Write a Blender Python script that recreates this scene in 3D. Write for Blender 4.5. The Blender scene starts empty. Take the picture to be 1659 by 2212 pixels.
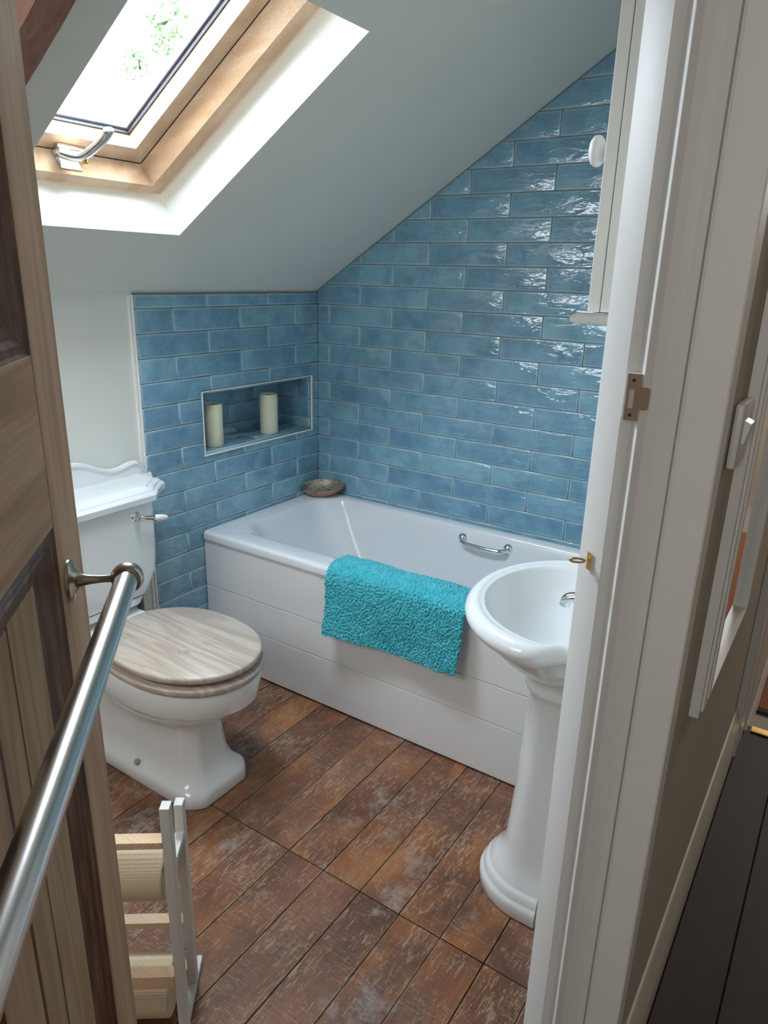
import bpy, bmesh, math, random
from mathutils import Vector, Matrix, noise
import numpy as np
R = math.radians
PI = math.pi
random.seed(7)
SC = bpy.context.scene
COL = SC.collection

# ------------------------------------------------------------------ helpers
def finish(name, bm, mat, parent=None, smooth=False, kind=None, angle=None):
    bmesh.ops.recalc_face_normals(bm, faces=bm.faces)
    me = bpy.data.meshes.new(name)
    bm.to_mesh(me); bm.free()
    mats = mat if isinstance(mat, (list, tuple)) else [mat]
    for m in mats: me.materials.append(m)
    o = bpy.data.objects.new(name, me)
    COL.objects.link(o)
    if smooth:
        for p in me.polygons: p.use_smooth = True
        if angle is not None:
            me.set_sharp_from_angle(angle=R(angle))
    if parent is not None:
        o.parent = parent
        # geometry is written in world space; keep it there
        o.matrix_parent_inverse = wmat(parent).inverted()
    if kind: o['kind'] = kind
    return o

def wmat(p):
    if p is None: return Matrix.Identity(4)
    b = Matrix.Translation(p.location) @ p.rotation_euler.to_matrix().to_4x4()
    return (wmat(p.parent) @ p.matrix_parent_inverse @ b) if p.parent else b

def local(name, bm, mat, parent, smooth=False, angle=None):
    """mesh given in the parent's own coordinates"""
    o = finish(name, bm, mat, None, smooth, None, angle)
    o.parent = parent
    return o

def thing(name, label, cat, loc=(0, 0, 0), group=None, rotz=0):
    o = bpy.data.objects.new(name, None)
    COL.objects.link(o)
    o.empty_display_size = .05
    o.location = loc
    o.rotation_euler = (0, 0, rotz)
    o['label'] = label; o['category'] = cat
    if group: o['group'] = group
    return o

def tag(o, label, cat, group=None):
    o['label'] = label; o['category'] = cat
    if group: o['group'] = group
    return o

def box(bm, lo, hi, M=None, bevel=0):
    vs = [bm.verts.new((x, y, z)) for z in (lo[2], hi[2]) for y in (lo[1], hi[1]) for x in (lo[0], hi[0])]
    fs = [(0, 2, 3, 1), (4, 5, 7, 6), (0, 1, 5, 4), (2, 6, 7, 3), (0, 4, 6, 2), (1, 3, 7, 5)]
    faces = [bm.faces.new([vs[i] for i in f]) for f in fs]
    if bevel:
        es = list({e for f in faces for e in f.edges})
        r = bmesh.ops.bevel(bm, geom=es, offset=bevel, segments=2, affect='EDGES', profile=.5)
        vs = list({v for f in r['faces'] for v in f.verts} | {v for v in vs if v.is_valid})
    if M is not None:
        bmesh.ops.transform(bm, matrix=M, verts=[v for v in vs if v.is_valid])
    return vs

def boxes(*lst, bevel=0):
    bm = bmesh.new()
    for lo, hi in lst: box(bm, lo, hi, bevel=bevel)
    return bm

def frame_from(d):
    d = Vector(d).normalized()
    a = Vector((0, 0, 1)) if abs(d.z) < .9 else Vector((1, 0, 0))
    u = d.cross(a).normalized(); v = d.cross(u).normalized()
    return u, v, d

def loft(bm, rings, cap0=True, cap1=True, closed=True):
    vr = [[bm.verts.new(p) for p in r] for r in rings]
    n = len(vr[0])
    for a, b in zip(vr, vr[1:]):
        for i in range(n if closed else n - 1):
            j = (i + 1) % n
            bm.faces.new((a[i], a[j], b[j], b[i]))
    if cap0: bm.faces.new(vr[0][::-1])
    if cap1: bm.faces.new(vr[-1])
    return vr

def tube(bm, pts, rad, seg=20, flat=1.0, cap=True):
    pts = [Vector(p) for p in pts]
    if not isinstance(rad, (list, tuple)): rad = [rad] * len(pts)
    rings = []
    u = None
    for i, p in enumerate(pts):
        d = (pts[min(i + 1, len(pts) - 1)] - pts[max(i - 1, 0)]).normalized()
        if u is None: u, v, _ = frame_from(d)
        else:
            u = (u - d * u.dot(d)).normalized(); v = d.cross(u)
        rings.append([p + u * (rad[i] * math.cos(2 * PI * k / seg)) + v * (rad[i] * flat * math.sin(2 * PI * k / seg)) for k in range(seg)])
    loft(bm, rings, cap, cap)

def lathe(bm, base, axis, prof, seg=32):
    """prof: list of (radius, distance along axis)"""
    u, v, d = frame_from(axis); base = Vector(base)
    rings = [[base + d * h + u * (max(r, 1e-5) * math.cos(2 * PI * k / seg)) + v * (max(r, 1e-5) * math.sin(2 * PI * k / seg)) for k in range(seg)] for r, h in prof]
    loft(bm, rings)

def bez(p0, p1, p2, p3, n=16):
    p0, p1, p2, p3 = map(Vector, (p0, p1, p2, p3))
    return [p0 * (1 - t) ** 3 + p1 * 3 * t * (1 - t) ** 2 + p2 * 3 * t * t * (1 - t) + p3 * t ** 3 for t in [i / n for i in range(n + 1)]]

def catmull(pts, n=8):
    pts = [Vector(p) for p in pts]; out = []
    P = [pts[0]] + pts + [pts[-1]]
    for i in range(1, len(P) - 2):
        for k in range(n):
            t = k / n
            a, b, c, d = P[i - 1], P[i], P[i + 1], P[i + 2]
            out.append(.5 * ((2 * b) + (c - a) * t + (2 * a - 5 * b + 4 * c - d) * t * t + (3 * b - a - 3 * c + d) * t ** 3))
    out.append(pts[-1]); return out

def sstep(a, b, x):
    t = min(1, max(0, (x - a) / (b - a))); return t * t * (3 - 2 * t)

# ------------------------------------------------------------------ materials
class NT:
    def __init__(s, name):
        s.m = bpy.data.materials.new(name); s.m.use_nodes = True
        s.t = s.m.node_tree; s.n = s.t.nodes; s.l = s.t.links
        s.b = s.n['Principled BSDF']
        s.tc = s.n.new('ShaderNodeTexCoord')
    def node(s, typ, **kw):
        nd = s.n.new(typ)
        for k, v in kw.items():
            if k.startswith('i_'):
                key = k[2:]
                nd.inputs[int(key) if key.isdigit() else key].default_value = v
            else: setattr(nd, k, v)
        return nd
    def link(s, a, b): s.l.new(a, b); return s
    def mapping(s, scale=(1, 1, 1), rot=(0, 0, 0), loc=(0, 0, 0), src=None):
        mp = s.node('ShaderNodeMapping')
        mp.inputs['Scale'].default_value = scale; mp.inputs['Rotation'].default_value = rot; mp.inputs['Location'].default_value = loc
        s.link(src or s.tc.outputs['Object'], mp.inputs['Vector'])
        return mp.outputs['Vector']
    def noise(s, vec, scale=5, detail=4, rough=.5, dist=0):
        nd = s.node('ShaderNodeTexNoise'); s.link(vec, nd.inputs['Vector'])
        nd.inputs['Scale'].default_value = scale; nd.inputs['Detail'].default_value = detail
        nd.inputs['Roughness'].default_value = rough; nd.inputs['Distortion'].default_value = dist
        return nd.outputs['Fac']
    def ramp(s, fac, stops, interp='LINEAR'):
        nd = s.node('ShaderNodeValToRGB'); cr = nd.color_ramp; cr.interpolation = interp
        while len(cr.elements) < len(stops): cr.elements.new(.5)
        for e, (p, c) in zip(cr.elements, stops):
            e.position = p
            e.color = (c, c, c, 1) if isinstance(c, (int, float)) else (*c, 1)
        s.link(fac, nd.inputs['Fac']); return nd.outputs['Color']
    def mix(s, fac, a, b, typ='MIX'):
        nd = s.node('ShaderNodeMix', data_type='RGBA', blend_type=typ)
        for sock, v in ((nd.inputs[0], fac), (nd.inputs[6], a), (nd.inputs[7], b)):
            if isinstance(v, (int, float)): sock.default_value = v
            elif isinstance(v, tuple): sock.default_value = (*v, 1)
            else: s.link(v, sock)
        return nd.outputs[2]
    def math(s, op, a, b=None, c=None):
        nd = s.node('ShaderNodeMath', operation=op)
        for i, v in enumerate((a, b, c)):
            if v is None: continue
            if isinstance(v, (int, float)): nd.inputs[i].default_value = v
            else: s.link(v, nd.inputs[i])
        return nd.outputs[0]
    def bump(s, h, strength=.2, dist=.01, normal=None):
        nd = s.node('ShaderNodeBump'); nd.inputs['Strength'].default_value = strength; nd.inputs['Distance'].default_value = dist
        s.link(h, nd.inputs['Height'])
        if normal: s.link(normal, nd.inputs['Normal'])
        return nd.outputs['Normal']
    def set(s, **kw):
        for k, v in kw.items():
            key = k.replace('_', ' ')
            sock = s.b.inputs[key]
            if isinstance(v, (int, float)): sock.default_value = v
            elif isinstance(v, tuple): sock.default_value = (*v, 1) if len(v) == 3 else v
            else: s.link(v, sock)
        return s

def plain(name, col, rough=.5, metal=0, coat=0, bump=0, bscale=200, var=.03, spec=.5):
    t = NT(name)
    v = t.mapping()
    n = t.noise(v, 3, 4)
    c = t.ramp(n, [(.3, tuple(x * (1 - var) for x in col)), (.7, tuple(min(1, x * (1 + var)) for x in col))])
    t.set(Base_Color=c, Roughness=rough, Metallic=metal)
    t.b.inputs['Specular IOR Level'].default_value = spec
    if coat: t.b.inputs['Coat Weight'].default_value = coat; t.b.inputs['Coat Roughness'].default_value = .05
    if bump:
        t.set(Normal=t.bump(t.noise(v, bscale, 3), bump, .002))
    return t.m

def painted(name, col, rough=.35):
    """brushed paint on wood"""
    t = NT(name)
    v = t.mapping((60, 60, 2.5)); n = t.noise(v, 3, 5, .6)
    n2 = t.noise(t.mapping(), 2.2, 3)
    c = t.mix(n2, tuple(x * .96 for x in col), tuple(min(1, x * 1.03) for x in col))
    t.set(Base_Color=c, Roughness=rough, Normal=t.bump(n, .06, .002))
    return t.m

def wood(name, c0, c1, c2, axis='X', ring=26, rough=.5, scale=1.0, knots=0.0, bump=.15, stretch=9):
    t = NT(name)
    sc = {'X': (1 / stretch, 1, 1), 'Y': (1, 1 / stretch, 1), 'Z': (1, 1, 1 / stretch)}[axis]
    v = t.mapping(tuple(x * scale for x in sc))
    warp = t.noise(v, 7, 3, .5)
    rings = t.math('SINE', t.math('MULTIPLY', t.math('ADD', warp, t.math('MULTIPLY', t.noise(v, 60, 3, .6), .06)), ring * 6.28 / 4))
    rings = t.math('MULTIPLY_ADD', rings, .5, .5)
    fine = t.noise(t.mapping(tuple(x * scale * (1 if x < 1 else 3) for x in sc)), 110, 3, .6)
    c = t.ramp(rings, [(0, c0), (.55, c1), (1, c2)])
    c = t.mix(t.ramp(fine, [(.35, 0.0), (.7, .55)]), c, tuple(x * .6 for x in c1))
    blot = t.noise(t.mapping(), 3.5, 3)
    c = t.mix(t.math('MULTIPLY', blot, .35), c, c2)
    t.set(Base_Color=c, Roughness=rough, Normal=t.bump(fine, bump, .001))
    return t.m

M = {}
M['plaster'] = plain('plaster_white', (.735, .745, .695), .85, bump=.12, bscale=90, var=.015)
M['plaster_hall'] = plain('plaster_hall', (.52, .48, .41), .85, bump=.12, bscale=90, var=.015)
M['ceramic'] = plain('ceramic_white', (.80, .82, .835), .10, coat=.4, var=.005)
M['acrylic'] = plain('bath_acrylic', (.75, .77, .80), .24, coat=.25, var=.005)
M['panel'] = painted('bath_panel_paint', (.79, .785, .79), .42)
M['gloss'] = painted('gloss_white_paint', (.76, .765, .75), .35)
M['jamb'] = painted('jamb_white_paint', (.86, .865, .86), .5)
M['cabinet'] = painted('cabinet_paint', (.70, .69, .655), .4)
M['stand'] = painted('stand_white_paint', (.66, .65, .63), .45)
M['chrome'] = plain('chrome', (.82, .84, .86), .06, metal=1, var=.01)
M['nickel'] = plain('aged_nickel', (.50, .45, .38), .27, metal=1, var=.15)
M['steel'] = plain('brushed_steel', (.60, .58, .56), .25, metal=1, var=.03)
M['brass'] = plain('brass', (.80, .55, .20), .28, metal=1, var=.1)
M['brassworn'] = plain('worn_copper_plate', (.62, .50, .41), .38, metal=.75, var=.18)
M['dark'] = plain('dark_gap', (.03, .03, .035), .7)
M['rubber'] = plain('gasket', (.05, .05, .06), .6)
M['plastic'] = plain('white_plastic', (.74, .74, .73), .35)
M['candle'] = plain('candle_ivory', (.84, .82, .62), .5, var=.03)
M['candle'].node_tree.nodes['Principled BSDF'].inputs['Subsurface Weight'].default_value = .15
M['candle'].node_tree.nodes['Principled BSDF'].inputs['Subsurface Scale'].default_value = .01
M['trimalu'] = plain('tile_trim', (.86, .85, .83), .3)
M['grout'] = plain('grout', (.20, .21, .20), .9, bump=.2, bscale=300)
M['pine'] = wood('window_pine', (.58, .35, .20), (.69, .45, .28), (.76, .54, .36), 'X', 20, .42)
M['rung'] = wood('pale_beech', (.62, .39, .22), (.72, .48, .29), (.77, .56, .37), 'X', 16, .5)
M['doorwood'] = wood('stripped_pine', (.46, .295, .19), (.57, .38, .255), (.65, .455, .315), 'Z', 30, .68, stretch=14)
M['doorwood_h'] = wood('stripped_pine_rail', (.46, .295, .19), (.57, .38, .255), (.65, .455, .315), 'X', 30, .68, stretch=14)
M['doorpanel'] = wood('stripped_pine_panel', (.45, .315, .195), (.56, .405, .26), (.62, .46, .305), 'Z', 44, .68, stretch=12)

for k_ in ('doorwood', 'doorwood_h', 'doorpanel'): M[k_].node_tree.nodes['Principled BSDF'].inputs['Specular IOR Level'].default_value = .18
def moulding_mat():
    t = NT('moulding_with_old_stain')
    v = t.mapping((20, 20, 2)); n = t.noise(v, 5, 4, .6)
    c = t.ramp(n, [(.30, (.045, .02, .010)), (.50, (.13, .055, .025)), (.62, (.20, .095, .045)), (.8, (.30, .19, .11))])
    t.set(Base_Color=c, Roughness=.5); return t.m
M['mould'] = moulding_mat()

def tile_mat():
    t = NT('glazed_blue_tile')
    at = t.node('ShaderNodeAttribute', attribute_name='edge')
    sep = t.node('ShaderNodeSeparateColor'); t.link(at.outputs['Color'], sep.inputs['Color'])
    m1 = t.math('MINIMUM', sep.outputs[0], sep.outputs[1]); m2 = t.math('MINIMUM', sep.outputs[2], at.outputs['Alpha'])
    d = t.math('MINIMUM', m1, m2)
    rn = t.node('ShaderNodeAttribute', attribute_name='rnd')
    rc = t.node('ShaderNodeSeparateColor'); t.link(rn.outputs['Color'], rc.inputs['Color'])
    # offset noise per tile
    off = t.node('ShaderNodeVectorMath', operation='MULTIPLY_ADD')
    t.link(rn.outputs['Color'], off.inputs[0]); off.inputs[1].default_value = (37, 53, 29); t.link(t.tc.outputs['Object'], off.inputs[2])
    v = off.outputs[0]
    cloud = t.noise(v, 9, 4, .62, .4)
    cloud2 = t.noise(v, 28, 3, .6)
    base = t.ramp(rc.outputs[0], [(0, (.170, .345, .475)), (.35, (.185, .380, .525)), (.7, (.205, .410, .545)), (1, (.230, .445, .560))])
    dark = t.mix(1.0, base, (.74, .75, .80), 'MULTIPLY')
    lite = t.mix(.20, base, (.34, .55, .62))
    c = t.mix(t.ramp(cloud, [(.36, 0.0), (.62, 1.0)]), dark, lite)
    c = t.mix(t.ramp(cloud2, [(.5, 0.0), (.8, .35)]), c, (.15, .27, .37))
    # thin glaze: paler line along every edge
    dd = t.math('ADD', d, t.math('MULTIPLY', t.noise(v, 60, 2), .002))
    edge = t.ramp(t.math('MULTIPLY', dd, 100), [(.16, 1.0), (.30, .50), (.85, 0.0)])
    c = t.mix(t.math('MULTIPLY', edge, .78), c, (.50, .67, .73))
    # pits
    pit = t.ramp(t.noise(v, 190, 1), [(.71, 0.0), (.75, 1.0)])
    c = t.mix(t.math('MULTIPLY', pit, .5), c, (.03, .05, .07))
    w1 = t.noise(t.mapping((1, 1, 3.0), src=v), 12, 2, .5, .8)
    w2 = t.noise(t.mapping((1, 1, 2.4), src=v), 42, 2, .5, .5)
    h = t.math('ADD', w1, t.math('MULTIPLY', w2, .20))
    t.set(Base_Color=c, Roughness=.07, Normal=t.bump(h, 1.0, .0040))
    t.b.inputs['Specular IOR Level'].default_value = 1.0
    return t.m
M['tile'] = tile_mat()

def floor_mat(name, dark=False):
    t = NT(name)
    at = t.node('ShaderNodeAttribute', attribute_name='rnd')
    off = t.node('ShaderNodeVectorMath', operation='MULTIPLY_ADD')
    t.link(at.outputs['Color'], off.inputs[0]); off.inputs[1].default_value = (3, 7, 0); t.link(t.tc.outputs['Object'], off.inputs[2])
    v = off.outputs[0]
    g = t.mapping((1, .09, 1), src=v)
    grain = t.noise(g, 95, 4, .65, .3)
    blot = t.noise(t.mapping((1, .55, 1), src=v), 5.5, 4, .6, .4)
    blot2 = t.noise(t.mapping((1, .7, 1)), 3.1, 4, .6)
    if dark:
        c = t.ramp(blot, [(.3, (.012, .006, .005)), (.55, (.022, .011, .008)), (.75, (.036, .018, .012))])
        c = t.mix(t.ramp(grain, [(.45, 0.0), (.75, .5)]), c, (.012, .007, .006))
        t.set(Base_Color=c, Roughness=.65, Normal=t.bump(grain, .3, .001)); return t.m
    paint = t.ramp(blot, [(.28, (.080, .036, .026)), (.44, (.150, .062, .036)), (.57, (.255, .100, .040)), (.70, (.40, .170, .062))])
    paint = t.mix(t.ramp(blot2, [(.45, .0), (.68, .6)]), paint, (.20, .105, .080))
    # worn to bare wood along the grain
    wear = t.noise(t.mapping((1, .20, 1), src=v), 150, 6, .75, .8)
    wmask = t.noise(t.mapping((1, .6, 1), src=v), 7, 5, .65, .2)
    w = t.math('ADD', wear, t.math('MULTIPLY', wmask, .55))
    w = t.ramp(w, [(.825, 0.0), (.885, .60), (1.0, .85)])
    c = t.mix(w, paint, (.43, .30, .195))
    ea = t.node('ShaderNodeAttribute', attribute_name='edge'); es = t.node('ShaderNodeSeparateColor'); t.link(ea.outputs['Color'], es.inputs['Color'])
    ed = t.math('MINIMUM', es.outputs[0], es.outputs[1])
    ed = t.math('ADD', ed, t.math('MULTIPLY', t.noise(t.mapping((1, .5, 1), src=v), 45, 5, .7), .016))
    c = t.mix(t.ramp(t.math('MULTIPLY', ed, 30), [(.24, .75), (.36, 0.0)]), c, (.40, .29, .185))
    # pale plaster bloom patches
    bl = t.math('MULTIPLY', t.ramp(t.noise(t.tc.outputs['Object'], 6.3, 6, .72, .3), [(.56, 0.0), (.67, .65)]), t.ramp(t.noise(t.tc.outputs['Object'], 1.9, 2), [(.40, .2), (.58, 1.0)]))
    c = t.mix(bl, c, (.40, .36, .335))
    # dark stains
    ds = t.ramp(t.noise(t.mapping(loc=(4, 2, 0)), 3.3, 5, .65), [(.60, 0.0), (.76, .75)])
    c = t.mix(ds, c, (.06, .035, .027))
    # grain lines and scratches
    c = t.mix(t.ramp(grain, [(.52, 0.0), (.72, .45)]), c, (.075, .04, .03))
    for ang, loc, th in ((.5, 0, .0), (-.9, 5, .0), (1.9, 11, .0)):
        mv = t.mapping((1.6, 22, 1), (0, 0, ang), (loc, loc, 0))
        sc = t.noise(mv, 9, 2, .5, .0)
        line = t.math('ABSOLUTE', t.math('SUBTRACT', sc, .5))
        sel = t.ramp(t.noise(t.mapping(loc=(loc, 3, 0)), 6, 3), [(.52, 0.0), (.6, 1.0)])
        lm = t.math('MULTIPLY', t.ramp(line, [(.0, .75), (.012, 0.0)]), sel)
        c = t.mix(lm, c, (.47, .34, .23))
    # paint specks
    sp = t.ramp(t.noise(t.tc.outputs['Object'], 120, 1), [(.79, 0.0), (.81, 1.0)])
    c = t.mix(sp, c, (.62, .58, .52))
    rough = t.ramp(blot2, [(.3, .38), (.7, .58)])
    h = t.math('ADD', grain, t.math('MULTIPLY', w, .3))
    t.b.inputs['Specular IOR Level'].default_value = .32
    t.set(Base_Color=c, Roughness=rough, Normal=t.bump(h, .45, .0012))
    return t.m
M['floor'] = floor_mat('worn_painted_boards')
M['floor_hall'] = floor_mat('dark_landing_boards', True)  # dark stain, deepened so the colour also carries the landing's dimness

def lid_mat():
    t = NT('washed_oak_laminate')
    v = t.mapping((.14, 1, .6))
    warp = t.noise(v, 8, 4, .55, .5)
    rings = t.math('MULTIPLY_ADD', t.math('SINE', t.math('MULTIPLY', warp, 58)), .5, .5)
    fine = t.noise(t.mapping((.1, 1, 1)), 170, 3, .6)
    c = t.ramp(rings, [(0, (.43, .355, .295)), (.5, (.52, .445, .375)), (1, (.58, .51, .44))])
    c = t.mix(t.ramp(fine, [(.4, 0.0), (.75, .6)]), c, (.40, .33, .275))
    pink = t.noise(t.mapping((.3, 1, 1)), 7, 3)
    c = t.mix(t.ramp(pink, [(.5, 0.0), (.75, .35)]), c, (.50, .36, .30))
    # cracks
    cr = t.noise(t.mapping((.35, 1.5, 1)), 9, 6, .7, 1.2)
    line = t.math('ABSOLUTE', t.math('SUBTRACT', cr, .5))
    sel = t.ramp(t.noise(t.mapping((1, 1, 1)), 6.5, 2), [(.53, 0.0), (.60, 1.0)])
    lm = t.math('MULTIPLY', t.ramp(line, [(0, .8), (.012, 0.0)]), sel)
    c = t.mix(lm, c, (.20, .15, .125))
    t.set(Base_Color=c, Roughness=.38, Normal=t.bump(fine, .08, .001))
    return t.m
M['lid'] = lid_mat()

def roll_mat():
    t = NT('embossed_paper')
    v = t.mapping((1, 1, 1), (0, 0, -math.atan2(-.6, -.8)))
    sp = t.node('ShaderNodeSeparateXYZ'); t.link(v, sp.inputs[0])
    k = 2 * PI / .0085
    a = t.math('SINE', t.math('MULTIPLY', t.math('ADD', sp.outputs[0], sp.outputs[2]), k)); b = t.math('SINE', t.math('MULTIPLY', t.math('SUBTRACT', sp.outputs[0], sp.outputs[2]), k))
    d = t.ramp(t.math('MULTIPLY', a, b), [(.45, 1.0), (.75, 0.0)])
    c = t.mix(d, (.44, .33, .20), (.68, .55, .385))
    t.set(Base_Color=c, Roughness=.9, Normal=t.bump(d, .5, .002)); return t.m
M['roll'] = roll_mat()

def fabric_mat():
    t = NT('teal_chenille')
    n = t.noise(t.mapping(), 40, 3, .6)
    c = t.ramp(n, [(.3, (.03, .37, .46)), (.7, (.07, .50, .58))])
    t.set(Base_Color=c, Roughness=.95, Normal=t.bump(t.noise(t.mapping(), 900, 2), .4, .001))
    t.b.inputs['Sheen Weight'].default_value = .35; t.b.inputs['Sheen Roughness'].default_value = .5
    return t.m
M['teal'] = fabric_mat()

def beam_mat():
    t = NT('old_oak_beam')
    v = t.mapping((.25, 1, 1)); n = t.noise(v, 22, 6, .7, .6)
    c = t.ramp(n, [(.3, (.13, .062, .045)), (.55, (.25, .125, .092)), (.75, (.34, .20, .15))])
    b = t.ramp(t.noise(t.mapping(), 9, 4, .6), [(.64, 0.0), (.74, .8)])
    c = t.mix(b, c, (.05, .04, .055))
    t.set(Base_Color=c, Roughness=.75, Normal=t.bump(n, .6, .004)); return t.m
M['beam'] = beam_mat()

def shell_in():
    t = NT('abalone_nacre')
    n = t.noise(t.mapping(), 38, 5, .7, 1.6)
    c = t.ramp(n, [(.25, (.05, .045, .03)), (.42, (.20, .15, .08)), (.52, (.42, .38, .30)), (.60, (.16, .20, .17)), (.75, (.50, .45, .36))])
    t.set(Base_Color=c, Roughness=.22, Metallic=.25, Normal=t.bump(n, .5, .004)); return t.m
def shell_out():
    t = NT('abalone_outside')
    n = t.noise(t.mapping((1, 1, 3)), 30, 5, .7, .5)
    c = t.ramp(n, [(.3, (.25, .115, .09)), (.55, (.42, .22, .18)), (.75, (.50, .36, .30))])
    t.set(Base_Color=c, Roughness=.7, Normal=t.bump(n, .7, .005)); return t.m
M['shell_in'] = shell_in(); M['shell_out'] = shell_out()

def rug_mat():
    t = NT('woven_rug')
    ck = t.node('ShaderNodeTexVoronoi', distance='MANHATTAN'); ck.inputs['Scale'].default_value = 16
    ck.inputs['Randomness'].default_value = .25
    t.link(t.mapping((1, 1.6, 1)), ck.inputs['Vector'])
    w = t.math('SINE', t.math('MULTIPLY', ck.outputs['Distance'], 40))
    c = t.ramp(t.math('MULTIPLY_ADD', w, .5, .5), [(.0, (.045, .02, .018)), (.38, (.06, .025, .02)), (.42, (.55, .13, .035)), (.72, (.60, .17, .04)), (.8, (.22, .12, .04)), (1, (.10, .06, .03))], 'CONSTANT')
    t.set(Base_Color=c, Roughness=.95, Normal=t.bump(t.noise(t.mapping(), 300, 2), .4, .003)); return t.m
M['rug'] = rug_mat()
M['rugborder'] = plain('rug_border', (.035, .03, .03), .95)
M['carpet'] = plain('beige_carpet', (.36, .31, .28), 1, bump=.8, bscale=500, var=.2)

def glass_mat():
    m = bpy.data.materials.new('window_glass'); m.use_nodes = True
    nt = m.node_tree; nt.nodes.clear()
    o = nt.nodes.new('ShaderNodeOutputMaterial'); mx = nt.nodes.new('ShaderNodeMixShader')
    tr = nt.nodes.new('ShaderNodeBsdfTransparent'); gl = nt.nodes.new('ShaderNodeBsdfGlossy'); fr = nt.nodes.new('ShaderNodeLayerWeight')
    tr.inputs[0].default_value = (.97, .98, .98, 1); gl.inputs['Roughness'].default_value = .02; fr.inputs[0].default_value = .22
    mp = nt.nodes.new('ShaderNodeMath'); mp.operation = 'MULTIPLY'; mp.inputs[1].default_value = .35; nt.links.new(fr.outputs[1], mp.inputs[0]); nt.links.new(mp.outputs[0], mx.inputs[0]); nt.links.new(tr.outputs[0], mx.inputs[1]); nt.links.new(gl.outputs[0], mx.inputs[2])
    nt.links.new(mx.outputs[0], o.inputs[0]); return m
M['glass'] = glass_mat()
def mirror_mat():
    t = NT('mirror_silver'); t.set(Base_Color=(.86, .88, .88), Metallic=1.0, Roughness=.01); return t.m
M['mirror'] = mirror_mat()
M['leaf'] = plain('tree_leaf', (.10, .17, .07), .6, var=.25)
M['bark'] = plain('tree_bark', (.12, .09, .07), .9)

# ------------------------------------------------------------------ constants of the room
W = 1.645          # bathroom side of the door wall
XH = 1.781         # landing side of the door wall
YN = -2.56         # near wall
YJ = -1.50         # face of the right door jamb
TH = math.atan(.633); CT, ST = math.cos(TH), math.sin(TH)
H = .077; P = .302; Z0 = 1.391
def CS(s, y, h):   # point on / above the sloping ceiling
    return Vector((s * CT - h * ST, y, 1.364 + s * ST + h * CT))
def ceil_z(x): return 1.364 + .633 * x

# ------------------------------------------------------------------ shell
# niche: y -0.648..-0.055, z .806..1.026, depth .175
NY0, NY1, NZ0, NZ1, ND = -.648, -.055, .806, 1.027, .172
T = .008           # tile thickness
wall_left = finish('wall_left', boxes(
    ((-.32, YN, 0), (0, NY0 - .01, 1.40)), ((-.32, NY1 + .01, 0), (0, .0, 1.40)),
    ((-.32, NY0 - .01, 0), (0, NY1 + .01, NZ0 - .01)), ((-.32, NY0 - .01, NZ1 + .01), (0, NY1 + .01, 1.40)),
    ((-.32, NY0 - .01, NZ0 - .01), (-ND - T, NY1 + .01, NZ1 + .01))), M['plaster'], kind='structure')
wall_back = finish('wall_back', boxes(((-.32, .0, 0), (XH, .12, 2.75))), M['plaster'], kind='structure')
wall_near = finish('wall_near', boxes(((-.32, YN - .12, 0), (W, YN, 2.75))), M['plaster'], kind='structure')
bm = boxes(((W, -1.459, 0), (XH - .001, -.0005, 2.40)), ((W, YN - .12, 0), (XH - .001, -2.47, 2.40)), ((W, -2.47, 2.06), (XH - .001, -1.459, 2.40)))
wall_right = finish('wall_right', bm, M['plaster'], kind='structure')

# tiles -------------------------------------------------------------
def clip(poly, n, c):
    out = []
    for i in range(len(poly)):
        a, b = poly[i], poly[(i + 1) % len(poly)]
        da, db = a[0] * n[0] + a[1] * n[1] - c, b[0] * n[0] + b[1] * n[1] - c
        if da <= 0: out.append(a)
        if (da < 0 < db) or (db < 0 < da):
            t = da / (da - db); out.append((a[0] + (b[0] - a[0]) * t, a[1] + (b[1] - a[1]) * t))
    return out

def inset(poly, d):
    n = len(poly); out = []
    area = sum(poly[i][0] * poly[(i + 1) % n][1] - poly[(i + 1) % n][0] * poly[i][1] for i in range(n))
    sg = 1 if area > 0 else -1
    for i in range(n):
        p0, p1, p2 = Vector(poly[i - 1]), Vector(poly[i]), Vector(poly[(i + 1) % n])
        e1 = (p1 - p0).normalized(); e2 = (p2 - p1).normalized()
        n1 = Vector((-e1.y, e1.x)) * sg; n2 = Vector((-e2.y, e2.x)) * sg
        k = 1 + n1.dot(n2)
        m = (n1 + n2) / max(k, .15)
        out.append(tuple(p1 + m * d))
    return out

def clean(poly, eps=2e-4):
    out = []
    for p in poly:
        if not out or (Vector(p) - Vector(out[-1])).length > eps: out.append(p)
    if len(out) > 1 and (Vector(out[0]) - Vector(out[-1])).length < eps: out.pop()
    return out

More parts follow.
